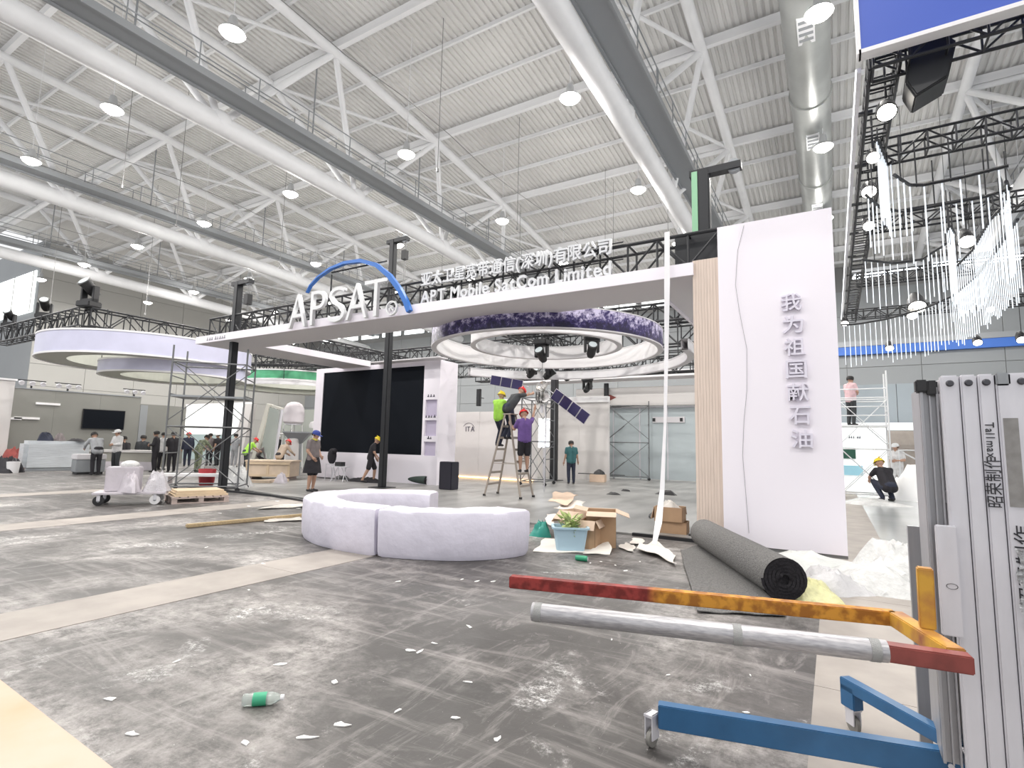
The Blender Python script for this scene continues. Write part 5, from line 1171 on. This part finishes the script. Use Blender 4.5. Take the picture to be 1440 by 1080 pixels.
# ---------------------------------------------------------------- things on the left floor
DOLLY = mat('dolly_deck', (0.62, 0.58, 0.62), .5, noise=.15, scale=5)
a_, b_ = stand(120, 710), stand(205, 708)
ang = math.atan2(b_[1] - a_[1], b_[0] - a_[0]); cx, cy = (a_[0] + b_[0]) / 2 + .1, (a_[1] + b_[1]) / 2 + .25
dl = thing('platform_dolly', 'low platform dolly loaded with wrapped parcels', 'dolly', (cx, cy, 0), ang); L_ = math.hypot(b_[0] - a_[0], b_[1] - a_[1]) + .25
MB().box(-L_/2, L_/2, -.35, .35, .22, .27).build('deck', DOLLY, dl, bevel=.01)
for (x, y) in ((-L_/2 + .12, -.28), (L_/2 - .2, -.28), (-L_/2 + .12, .28), (L_/2 - .2, .28)):
    w_ = MB().lathe([(0, -.025), (.06, -.025), (.1, -.02), (.1, .02), (.06, .025), (0, .025)], 18, M=T(x, y, .1) @ RX(PI/2)).build('wheel', WHITE if x > 0 else BLACKP, dl, smooth=True); MB().lathe([(0, -.03), (.03, -.03), (.03, .03), (0, .03)], 12, M=T(x, y, .1) @ RX(PI/2)).build('hub', CATW, w_)
    MB().box(x - .03, x + .03, y - .04, y + .04, .1, .22).build('wheel_fork', ALU, dl)
def on_dolly(u, v): return (cx + u * math.cos(ang) - v * math.sin(ang), cy + u * math.sin(ang) + v * math.cos(ang))
PARC = mat('parcel_wrap', (0.56, 0.52, 0.56), .6, noise=.1, scale=6, bump=.4)
x, y = on_dolly(-.18, .05); t = thing('wrapped_carton', 'tall pale wrapped carton standing on the dolly', 'carton', (x, y, .27), ang); MB().box(-.3, .3, -.25, .25, 0, .52).build('carton_body', PARC, t, bevel=.02); MB().sphere((.08, 0, .56), (.18, .16, .1)).build('foam_lump', FILM, t, smooth=True)
x, y = on_dolly(-.05, -.2); heap('wrapped_sack', 'crumpled pale sack at the front edge of the dolly', 'sack', (x, y, .27), .36, .18, .36, PARC, 61)
x, y = on_dolly(.42, -.02); heap('foil_parcel', 'grey bubble-wrapped parcel at the wheel end of the dolly', 'parcel', (x, y, .27), .3, .26, .36, mat('grey_wrap', (.55, .53, .56), .4, bump=.8, scale=30), 62)
# pallet with boards
PALT = mat('pallet_wood', (0.52, 0.42, 0.38), .7, noise=.2, scale=5); PLY = mat('plywood', (0.66, 0.52, 0.36), .6, noise=.12, scale=3)
a_, b_ = stand(222, 710), stand(305, 706); ang = math.atan2(b_[1] - a_[1], b_[0] - a_[0]); L_ = math.hypot(b_[0] - a_[0], b_[1] - a_[1])
pt = thing('timber_pallet', 'timber pallet on the floor beside the dolly', 'pallet', ((a_[0] + b_[0]) / 2 - .3, (a_[1] + b_[1]) / 2 + .35, 0), ang)
for y in (-.4, 0, .4):
    for x in (-.45, 0, .45): MB().box(x * L_ - .05, x * L_ + .05, y - .05, y + .05, .025, .11).build('block', PALT, pt)
    MB().box(-L_/2, L_/2, y - .05, y + .05, 0, .025).build('skid', PALT, pt); MB().box(-L_/2, L_/2, y - .06, y + .06, .11, .13).build('bearer', PALT, pt)
for k in range(7): MB().box(-L_/2 + k * L_ / 7, -L_/2 + (k + .8) * L_ / 7, -.45, .45, .13, .15).build('deck_board', PALT, pt)
for k in range(3): tag(MB().box(-L_/2 + .05 + .03 * k, L_/2 - .02 - .04 * k, -.42 + .03 * k, .4, .151 + .042 * k, .19 + .042 * k, T(pt.location) @ RZ(ang)).build('plywood_sheet', PLY), '%s plywood sheet stacked on the timber pallet' % ('bottom', 'middle', 'top')[k], 'plywood', 'plywood on the pallet')
# long white trestle behind the pallet
a_ = stand(243, 688); t = thing('low_trestle', 'low white trestle plank behind the timber pallet', 'trestle', (a_[0] - .6, a_[1] + .9, 0), .75); MB().box(-.9, .9, -.2, .2, .3, .38).build('plank', WHITE, t)
for s in (-.7, .7): MB().box(s - .05, s + .05, -.18, .18, 0, .3).build('leg', ALU, t)
q = stand(322, 686); heap('white_sack', 'big white crumpled sack behind the scaffold foot', 'sack', (q[0], q[1] + .2, 0), .6, .45, .55, FILM, 63)
q = stand(284, 684); t = thing('red_bucket', 'red bucket standing at the scaffold foot', 'bucket', (q[0] - .3, q[1] + .3, 0)); MB().lathe([(0, .0), (.2, .0), (.25, .5), (.235, .5), (.19, .03), (0, .03)], 18).build('bucket_body', mat('bucket_red', (.40, .03, .04), .4), t, smooth=True); MB().tube([(.24 * math.cos(a), .03, .48 + .2 * math.sin(a)) for a in [PI * i / 10 for i in range(11)]], .008, 6).build('handle', WIRE, t)
q = stand(366, 674); t = thing('timber_crate', 'tan plywood crate near the red helmet workers', 'crate', (q[0], q[1] + .5, 0), .55)
CRT = mat('crate_tan', (0.68, 0.55, 0.42), .6, noise=.1, scale=4); MB().box(-.8, .8, -.45, .45, .1, .62).build('crate_body', CRT, t)
for x in (-.8, -.05, .72): MB().box(x, x + .08, -.48, -.45, .1, .62).build('batten', PLY, t)
for z in (.1, .54): MB().box(-.8, .8, -.5, -.48, z, z + .08).build('rail', PLY, t)
for x in (-.7, .6): MB().box(x, x + .12, -.4, .4, 0, .1).build('skid', PALT, t)
MB().box(-.85, .85, -.5, .5, .62, .69).build('lid', CRT, t, bevel=.02)
for k, (px, py, lab) in enumerate(((360, 680, 'short tan offcut board on the floor in front of the crate'), (385, 679, 'second tan offcut board on the floor right of the crate'))):
    q = stand(px, py); tag(MB().box(-.5, .5, -.1, .1, .001, .12, T(q) @ RZ(.5 + k)).build('offcut_board', CRT, bevel=.01), lab, 'board')
q = stand(395, 680); heap('small_white_sack', 'small pale sack on the floor right of the tan crate', 'sack', (q[0], q[1], 0), .25, .2, .3, PARC, 64)
# wrapped counter at far left
a_, b_ = stand(36, 664), stand(130, 662); ang = math.atan2(b_[1] - a_[1], b_[0] - a_[0]); L_ = math.hypot(b_[0] - a_[0], b_[1] - a_[1])
wc = thing('wrapped_counter', 'long pale counter in shrink wrap in front of the grey booth wall', 'counter', ((a_[0] + b_[0]) / 2 - .4, (a_[1] + b_[1]) / 2, 0), ang)
MB().box(-L_/2, L_/2, 0, .9, .03, 1.2).build('counter_body', mat('pale_shrink_wrap', (.62, .65, .68), .3, noise=.1, scale=3, stretch=(.6, 1, 5), bump=.5), wc, bevel=.12); MB().box(-L_/2 + .1, L_/2 - .1, .05, .85, 0, .05).build('counter_plinth', CATW, wc)
for k, (u, c, lab) in enumerate(((-.35, CN_, 'navy bag lying on the wrapped counter'), (.1, CG, 'brown jacket lying on the wrapped counter'), (.6, CB, 'dark flat cloth spread on the wrapped counter'))):
    heap('counter_item', lab, 'cloth', (wc.location.x + (u * L_/2) * math.cos(ang) - .45 * math.sin(ang), wc.location.y + (u * L_/2) * math.sin(ang) + .45 * math.cos(ang), 1.2), (.35, .3, .6)[k], .22, (.3, .28, .1)[k], c, 70 + k)
q = stand(124, 666); t = thing('flight_case', 'grey flight case at the end of the wrapped counter', 'case', (q[0] + .2, q[1] - .1, 0), ang); MB().box(-.45, .45, -.3, .3, .08, .55).build('case_body', CATW, t, bevel=.02); MB().box(-.47, .47, -.32, .32, .55, .75).build('case_lid', SOFFIT, t, bevel=.02); MB().box(-.4, .4, -.25, .25, 0, .08).build('case_base', BLACKP, t)
DR = mat('dull_red_cloth', (.35, .08, .07), .8, noise=.3, scale=5, bump=.5)
for k, (px, py, s, h, m_, lab) in enumerate(((22, 660, .9, .75, DR, 'dull red cloth heap at the frame edge beside the wrapped counter'), (6, 664, .8, .5, CB, 'black cable heap in front of the dull red cloth'), (28, 652, .8, 1.15, CARD, 'brown card heap behind the dull red cloth'))):
    q = stand(px, py); heap('rubbish_heap', lab, 'heap', (q[0], q[1], 0), s, s * .6, h, m_, 80 + k)
q = stand(20, 664); t = thing('white_bucket', 'white plastic bucket beside the wrapped counter', 'bucket', (q[0] + .5, q[1] - .2, 0)); MB().lathe([(0, 0), (.17, 0), (.2, .42), (.19, .42), (.15, .02), (0, .02)], 16).build('bucket_body', WHITE, t, smooth=True); MB().tube([(.19 * math.cos(a), .02, .4 + .16 * math.sin(a)) for a in [PI * i / 8 for i in range(9)]], .007, 5).build('handle', WIRE, t)
q = stand(183, 660); t = thing('work_counter', 'pale work counter where the dark-clothed people gather', 'counter', (q[0] - .1, q[1] - .1, 0), .65); MB().box(-1.4, 1.4, -.35, .35, .75, .85).build('counter_top', PALE, t); MB().box(-1.3, 1.3, -.3, .3, .1, .75).build('counter_body', mat('counter_grey', (.33, .32, .28), .6), t); MB().box(-1.4, 1.4, -.45, -.36, 0, .35).build('foot_shelf', DOLLY, t)
# long dark skirting strip on the floor at the booth edge
a_, b_ = at(332, 688, z=.03), at(430, 704, z=.03); tag(MB().box(0, (b_ - a_).length, -.06, .06, .0, .05, T(a_.x, a_.y, .001) @ RZ(math.atan2(b_.y - a_.y, b_.x - a_.x))).build('skirting_strip', BLACK), 'black skirting strip lying by the wrapped bench', 'strip')
# people on the left
BEND = dict(pel=(0, -.05, .92), ch=(0, .14, 1.22), nk=(0, .25, 1.34), hd=(0, .34, 1.45), sl=(-.19, .18, 1.3), sr=(.19, .18, 1.3), el=(-.26, .3, 1.1), er=(.26, .3, 1.1), wl=(-.2, .5, .98), wr=(.2, .5, .98))
SIT = dict(pel=(0, 0, .55), ch=(0, .03, .92), nk=(0, .05, 1.05), hd=(0, .09, 1.2), sl=(-.185, .04, 1.0), sr=(.185, .04, 1.0), el=(-.24, .08, .75), er=(.24, .08, .75), wl=(-.15, .3, .7), wr=(.15, .3, .7), hl=(-.09, 0, .53), hr=(.09, 0, .53), kl=(-.14, .42, .52), kr=(.14, .42, .52), al=(-.14, .42, .09), ar=(.14, .42, .09))
CROU = dict(pel=(0, -.12, .38), ch=(0, .1, .72), nk=(0, .2, .84), hd=(0, .28, .97), sl=(-.185, .13, .8), sr=(.185, .13, .8), el=(-.26, .3, .6), er=(.26, .3, .6), wl=(-.16, .5, .5), wr=(.16, .5, .5), hl=(-.1, -.1, .36), hr=(.1, -.1, .36), kl=(-.16, .3, .48), kr=(.16, .3, .48), al=(-.12, .0, .085), ar=(.12, .0, .085))
FOLD = dict(el=(-.25, .05, 1.13), wl=(-.08, .2, 1.12), er=(.25, .05, 1.13), wr=(.08, .2, 1.1))
ppl = [((133, 668), 'person in light grey shirt leaning over the end of the wrapped counter', CL, CB, None, None, BEND, .4, 1.0, 'long'),
       ((161, 666), 'person in white top and white cap facing the leaning grey shirt', CW, CD, 'cap', 'white', FOLD, 2.2, 1.0, 'long'),
       ((172, 660), 'person in black sitting right of the white cap person', CB, CB, None, None, SIT, .6, 1.1, 'long'),
       ((197, 657), 'person in dark grey seated behind the work counter', CD, CD, None, None, SIT, -.3, 1.15, 'long'),
       ((216, 664), 'person in long black coat standing right of the work counter', CB, CB, None, None, FOLD, 1.3, 1.0, 'long'),
       ((226, 661), 'person in white shirt standing between two people in black', CW, CB, None, None, None, -.5, .97, 'short'),
       ((240, 664), 'person in black with long dark hair beside the scaffold leg', CB, CB, None, None, FOLD, .3, .98, 'long'),
       ((262, 656), 'person in navy with a red cap far behind the scaffold', CN_, CN_, 'helmet', 'red', None, .2, 1.0, 'long'),
       ((277, 664), 'person in camouflage clothing standing behind the pulley post', CAMO, CAMO, None, None, BEND, -.9, 1.0, 'long'),
       ((293, 655), 'person in grey far behind, just right of the pulley post', CG, CD, None, None, None, .5, 1.0, 'short'),
       ((304, 655), 'person in black with white cap by the leaning white slab', CB, CD, 'cap', 'white', None, 1.0, 1.0, 'short'),
       ((328, 657), 'person in pale grey standing right of the leaning white slab', CL, CL, None, None, FOLD, -.6, 1.0, 'short'),
       ((345, 664), 'worker in green with red helmet bending left of the tan crate', HV, CD, 'helmet', 'red', BEND, -1.2, .95, 'short'),
       ((343, 652), 'worker with yellow helmet far behind the red helmet worker', CT, CD, 'helmet', 'yellow', None, .4, 1.0, 'short'),
       ((392, 672), 'worker in tan with red helmet bending right of the tan crate', mat('cloth_tan', (.42, .34, .27), .85), CB, 'helmet', 'red', BEND, -.9, .92, 'long'),
       ((377, 662), 'worker in dark clothes crouching behind the tan crate', CG, CB, None, None, CROU, .6, 1.25, 'long'),
       ((389, 655), 'person with white helmet far behind the red helmet bender', CB, CN_, 'helmet', 'white', None, 2.6, 1.0, 'short')]
for (q, lab, tp_, bt_, hat, hc, ps, turn, sc, sl_) in ppl:
    l = stand(*q); person(lab, l, yaw_cam(l[0], l[1], turn), tp_, bt_, hat, hc, ps, False, sc, sl_)
# ---------------------------------------------------------------- light rig and banner on the right
BAN = mat('banner_blue', (0.045, 0.10, 0.48), 0.5)
bn = thing('blue_banner', 'blue banner box hung high at the near end of the light rig', 'banner', (0.47, 7.12, 6.2))
MB().box(0, 3.4, 0, .12, .0, 2.4).build('banner_face', BAN, bn); MB().box(-.02, 3.4, -.02, .14, -.05, 0).build('lower_trim', WHITE, bn); MB().box(-.04, 0, -.02, .14, -.05, 2.4).build('side_trim', WHITE, bn)
RZ0 = 6.1
def rig_truss(label, p0, p1): return box_truss(label, p0, p1, .3, .3, .35, 'black trusses of the light rig', .022, .014)
rig_truss('black ladder truss of the light rig running back beside the tall panel', (.72, 7.4, RZ0), (.72, 22.5, RZ0))
rig_truss('black truss of the light rig just behind the blue banner', (.6, 7.5, RZ0 - .02), (3.8, 7.5, RZ0 - .02))
rig_truss('second black cross truss of the light rig behind the loudspeaker', (.75, 10.0, RZ0), (4.5, 10.0, RZ0))
rig_truss('third black cross truss of the light rig above the upper rods', (.75, 13.2, RZ0), (5.2, 13.2, RZ0))
rig_truss('fourth black cross truss of the light rig above the lower rods', (.75, 17.5, RZ0), (6.5, 17.5, RZ0))
rig_truss('last black cross truss of the light rig', (.75, 22, RZ0), (8, 22, RZ0))
ln = thing('rig_edge_light', 'long white light line on the side of the ladder truss', 'light line', (.45, 7.4, RZ0 + .02)); MB().box(-.02, .03, 0, 14.5, -.03, .04).build('light_profile', ALU, ln); MB().box(-.03, -.02, 0, 14.5, -.02, .03).build('light_strip', GLOWW, ln)
for k in range(9):
    MB().box(.02, .2, 1.0 + 1.6 * k, 1.06 + 1.6 * k, -.02, .02).build('bracket', BLACK, ln)
# loudspeaker
ls_ = thing('hanging_loudspeaker', 'black wedge loudspeaker hung under the blue banner', 'loudspeaker', at(1308, 95, Y=7.5))
poly = [at(*q, Y=7.5) - at(1308, 95, Y=7.5) for q in ((1281, 56), (1325, 44), (1346, 57), (1334, 108), (1287, 137), (1273, 117))]
MB().prism([(p.x, p.z) for p in poly], 0, .38, 'y').build('cabinet', BLACKP, ls_, bevel=.015)
MB().prism([(p.x * .88, p.z * .88) for p in poly], -.012, 0, 'y').build('grille', BLACK, ls_)
bar('hanger', (.0, .15, .15), (0, .15, RZ0 + .1 - ls_.location.z + .2), .02, BLACK, ls_)
MB().tube([(-.12, .1, .3), (-.2, .05, .0), (-.18, .0, -.2)], .01, 6).build('cable', BLACKP, ls_)
# glowing rods in curved rows
ROD = mat('rod_acrylic', (0.80, 0.86, 0.92), .25, emit=.5)
rod_me = {}
def rods(label, path, n, L, ztop, wave=0.0, thick=.009, skip=None, zc=None):
    t = thing('rod_chandelier', label, 'chandelier', (path[0][0], path[0][1], ztop), group='curved chandeliers of hanging rods'); o = Vector((path[0][0], path[0][1]))
    P = [Vector(p) for p in path]; seg = [(P[i + 1] - P[i]).length for i in range(len(P) - 1)]; tot = sum(seg)
    def pos(s):
        s *= tot
        for i, l in enumerate(seg):
            if s <= l or i == len(seg) - 1: return P[i].lerp(P[i + 1], min(1, s / l))
            s -= l
    rail = [Vector((*(pos(i / 30) - o), .03)) for i in range(31)]
    MB().tube(rail, .025, 6).build('curved_rail', BLACK, t)
    for k in range(4): q = pos((k + .5) / 4) - o; bar('rail_hanger', (q.x, q.y, 0), (q.x, q.y, RZ0 - ztop + .05), .01, BLACK, t)
    if thick not in rod_me: rod_me[thick] = MB().lathe([(0, -1), (thick, -1), (thick, 0), (0, 0)], 6).mesh('rod', ROD)
    wr = MB().lathe([(0, 0), (.003, 0), (.003, 1), (0, 1)], 4).mesh('rod_wire', WIRE)
    for i in range(n):
        s = (i + .5) / n; q = pos(s) - o; dz = -wave * (0.5 - .5 * math.cos(s * 2 * PI)) - (zc(s) if zc else 0)
        link('rod', rod_me[thick], t, (q.x, q.y, dz), None, (1, 1, L * R_.uniform(.9, 1.1)))
        if dz < -.05: link('rod_wire', wr, t, (q.x, q.y, dz), None, (1, 1, -dz))
    return t
def pp(px, py, z): p = at(px, py, z=z); return (p.x, p.y)
rods('near row of glowing rods hung across the rig under the loudspeaker', [pp(1222, 352, 4.5), pp(1242, 366, 4.5), pp(1276, 371, 4.5), pp(1298, 368, 4.5), pp(1345, 361, 4.5), pp(1390, 355, 4.5), pp(1430, 345, 4.5)], 13, .85, 5.35, .0, .009)
rods('short upper row of glowing rods nearest the blue banner', [pp(1262, 318, 4.7), pp(1284, 330, 4.7), pp(1303, 330, 4.7), pp(1360, 321, 4.7), pp(1425, 308, 4.7)], 8, .75, 5.45, .0, .010)
rods('slanting bundle of glowing rods beside the ladder truss', [pp(1238, 300, 4.8), pp(1246, 315, 4.8), pp(1254, 330, 4.8), pp(1262, 325, 4.8)], 9, 1.1, 5.9, .0, .008)
rods('long lower sweep of glowing rods behind the tall panel edge', [pp(1186, 512, 3.9), pp(1205, 512, 3.9), pp(1250, 507, 3.9), pp(1300, 498, 3.9), pp(1345, 485, 3.9), pp(1385, 462, 3.9), pp(1415, 435, 3.9), pp(1440, 410, 3.9)], 60, 1.1, 5.0, .0, .008)
rods('dense hanging curtain of glowing rods at the curve of the rig', [pp(1320, 455, 4.3), pp(1350, 448, 4.3), pp(1375, 430, 4.3), pp(1400, 400, 4.3), pp(1420, 385, 4.3), pp(1428, 370, 4.3), pp(1424, 360, 4.3)], 36, 1.15, 5.4, .0, .007)
rods('faint far row of glowing rods under the light bar', [pp(1215, 420, 4.6), pp(1260, 424, 4.6), pp(1300, 420, 4.6), pp(1330, 405, 4.6), pp(1345, 395, 4.6)], 16, .9, 5.4, .0, .008)
rods('small dense cluster of rods hanging in the middle of the rig', [pp(1338, 420, 4.4), pp(1344, 415, 4.4), pp(1347, 405, 4.4), pp(1342, 398, 4.4), pp(1336, 405, 4.4)], 12, 1.1, 5.4, .0, .008)
# long light bars hung deeper in the hall
for k, (pa, pb) in enumerate((((1198, 391), (1300, 375)), ((1312, 374), (1440, 362)))):
    a_, b_ = at(*pa, Y=26.5), at(*pb, Y=26.5); t = thing('light_bar', ('long white tube light bar above the far rods', 'long white tube light bar continuing toward the frame edge')[k], 'light bar', a_, group='tube light bars')
    n = 4; d = (b_ - a_) / n
    MB().box(0, (b_ - a_).x, -.1, .1, .12, .3, T(0, 0, 0)).build('bar_housing', CATW, t)
    for j in range(n): bar('tube', d * j + d * .04 + Vector((0, 0, .02)), d * (j + 1) - d * .04 + Vector((0, 0, .02)), .1, GLOWW, t, 8)
    for j in (0.2, .8): q = (b_ - a_) * j; bar('hanger', q + Vector((0, 0, .2)), q + Vector((0, 0, 16.35 - a_.z)), .012, WIRE, t)
# dark grille wall segment and stage lamps of the rig
def rig_lamp(label, px, py, y, s=1.0, on=True):
    lad = y < 13.1 or px < 1200; p = at(px, py, z=5.75) if lad else at(px, py, Y=y); t = thing('rig_spotlight', label, 'spotlight', p, group='spotlights of the light rig'); M = RX(-.7) @ RZ(.3)
    MB().lathe([(0, .28), (.07, .28), (.11, .15), (.12, .0), (.11, 0), (0, .02)], 14, M=M @ Matrix.Scale(s, 4)).build('can', BLACKP, t, smooth=True)
    MB().lathe([(0, -.002), (.105, -.002)], 14, M=M @ Matrix.Scale(s, 4)).build('lens', GLOW if on else GLS, t)
    if lad: bar('clamp_arm', (.57 - p.x, 0, RZ0 - p.z), (.87 - p.x, 0, RZ0 - p.z), .018, BLACK, t)
    bar('clamp', (0, 0, .2 * s), (0, 0, max(.3, (RZ0 + .3 if p.y < 24 else zt(p.y) + .45) - p.z)), .015, BLACK, t)
for k, (px, py, y, s, lab) in enumerate(((1247, 158, 9.0, 1.0, 'bright spotlight high under the ladder truss near the loudspeaker'), (1222, 270, 11.5, 1.0, 'bright spotlight on the ladder truss below the first'), (1228, 222, 10.5, .8, 'small spotlight between two brighter ones on the ladder truss'), (1222, 318, 13.0, .9, 'third bright spotlight down the ladder truss'), (1290, 432, 21.85, 2.3, 'largest glowing spotlight in the middle of the far rods'), (1283, 444, 21.85, 1.4, 'smaller glowing spotlight just below the largest one'), (1360, 340, 13.35, 1.3, 'warm spotlight hanging in front of the dense curtain'), (1251, 490, 30, 1.5, 'round lamp on the blue band behind the lower rods'), (1375, 482, 30, 1.5, 'round lamp hanging before the blue band near the frame edge'), (1437, 478, 30, 1.6, 'round lamp at the frame edge before the blue band'), (1393, 435, 21.85, 1.0, 'lamp glowing through the dense rod curtain'), (1188, 455, 20, 1.0, 'spotlight at the far end of the ladder truss'))):
    rig_lamp(lab, px, py, y, s)
# ---------------------------------------------------------------- bright booth on the right
rb_ = thing('white_exhibit_booth', 'bright white booth frame with a brown recess beyond the tall panel', 'booth', (.2, 23, 0))
BRW = mat('brown_recess', (0.42, 0.37, 0.33), .7, noise=.1); LITW = mat('lit_white_board', (.92, .94, .94), .5, emit=.35)  # white boards emit faintly, standing in for local light on the booth
MB().box(0, 5.2, 0, .5, 2.25, 2.5).build('lintel', LITW, rb_); MB().box(1.05, 1.45, .0, .5, 0, 2.25).build('pillar', LITW, rb_); MB().box(1.45, 5.2, 1.2, 1.35, 0, 2.25).build('recess_wall', BRW, rb_); MB().box(-.4, 1.05, .6, .75, 0, 2.25).build('side_board', LITW, rb_)
MB().box(-.3, .7, .52, .6, .6, .95).build('blue_wave_strip', mat('pale_blue_strip', (.35, .65, .78), .4), rb_); MB().box(-.1, .5, .54, .6, 1.2, 1.6).build('dark_green_screen', mat('dark_green', (.02, .09, .06), .4), rb_)
marks((3, 2), INK, .3, .7, .51, 1.95, .1, rb_, 'booth_mark', 9)
gd = thing('grey_partition', 'grey partition above the white booth beam', 'wall', (.2, 24.2, 0)); 
for k in range(3): MB().box(k * 1.9, k * 1.9 + 1.88, 0, .2, 2.5, 4.0).build('wall_board', mat('blue_grey_board', (.30, .34, .37), .5), gd)
for x in (.1, 5.4): bar('post', (x, .1, 0), (x, .1, 2.5), .06, ALU, gd)
a_, b_ = at(1190, 692, z=0), at(1240, 692, z=0)
sc_ = scaffold('white pipe scaffold with rungs beside the tall panel edge', .85, 20.6, 1.3, .9, 2, 1.55, 0.0, PIPEW, True, None, 0, .9)
for k in range(4): bar('guard_rail', (-.65, -.45, 2.6 + .28 * k), (.65, -.45, 2.6 + .28 * k), .018, PIPEW, sc_)
MB().box(-.65, .65, -.45, .45, 2.25, 2.3).build('deck_board', PIPEW, sc_)
person('person in pink top standing on the white scaffold behind the panel edge', (.55, 20.6, 2.3), yaw_cam(.5, 20.6, -.8), PK, CD, None, None, FOLD, False, .95)
l = stand(1232, 694); person('worker in black with yellow cap crouching under the white scaffold', (l[0] + .1, l[1] - 3.4, 0), yaw_cam(l[0], l[1], .5), CB, CN_, 'helmet', 'yellow', CROU, False, 1.15)
l = at(1268, 672, Y=22.3); person('person in white with white cap inside the brown recess', (l.x, 23.7, 0.0), yaw_cam(l.x, 23, 2.8), CW, CW, 'cap', 'white', FOLD, False, 1.05)
sf = scaffold('pale low scaffold frame inside the brown recess', 3.1, 23.75, 2.2, .5, 1, 1.55, 0, PIPEW)
q = at(1282, 700, z=0); heap('white_dust_sheet', 'huge bright white dust sheet over goods beyond the frames', 'sheet', (2.55, 21.2, 0), 1.35, .9, 1.0, mat('dust_sheet', (.88, .88, .88), .7, bump=.2, scale=3), 91, 36)
q = at(1215, 700, z=0); heap('white_film_floor_heap', 'low white film spread on the floor beyond the tall panel', 'film', (.85, 18.6, 0), .8, .9, .12, FILM, 92)
for k, (px, py) in enumerate(((1262, 691), (1310, 694))): p = at(px, py, z=0); tag(MB().box(-.5, .5, -.05, .05, 0, .06, T(p.x, p.y - 2.5, 0)).build('floor_bar', PIPE), ('dark bar on the floor at the foot of the dust sheet', 'dark bar on the floor beside the channel upright')[k], 'bar')
# polished pale floor area beyond the panel
tag(MB().box(.62, 34, 8.5, 40, .0, .004).build('floor_polished', mat('polished_floor', (.52, .54, .54), .18, noise=.12, scale=.8)), 'polished pale floor beyond the tall panel', None, kind='structure')
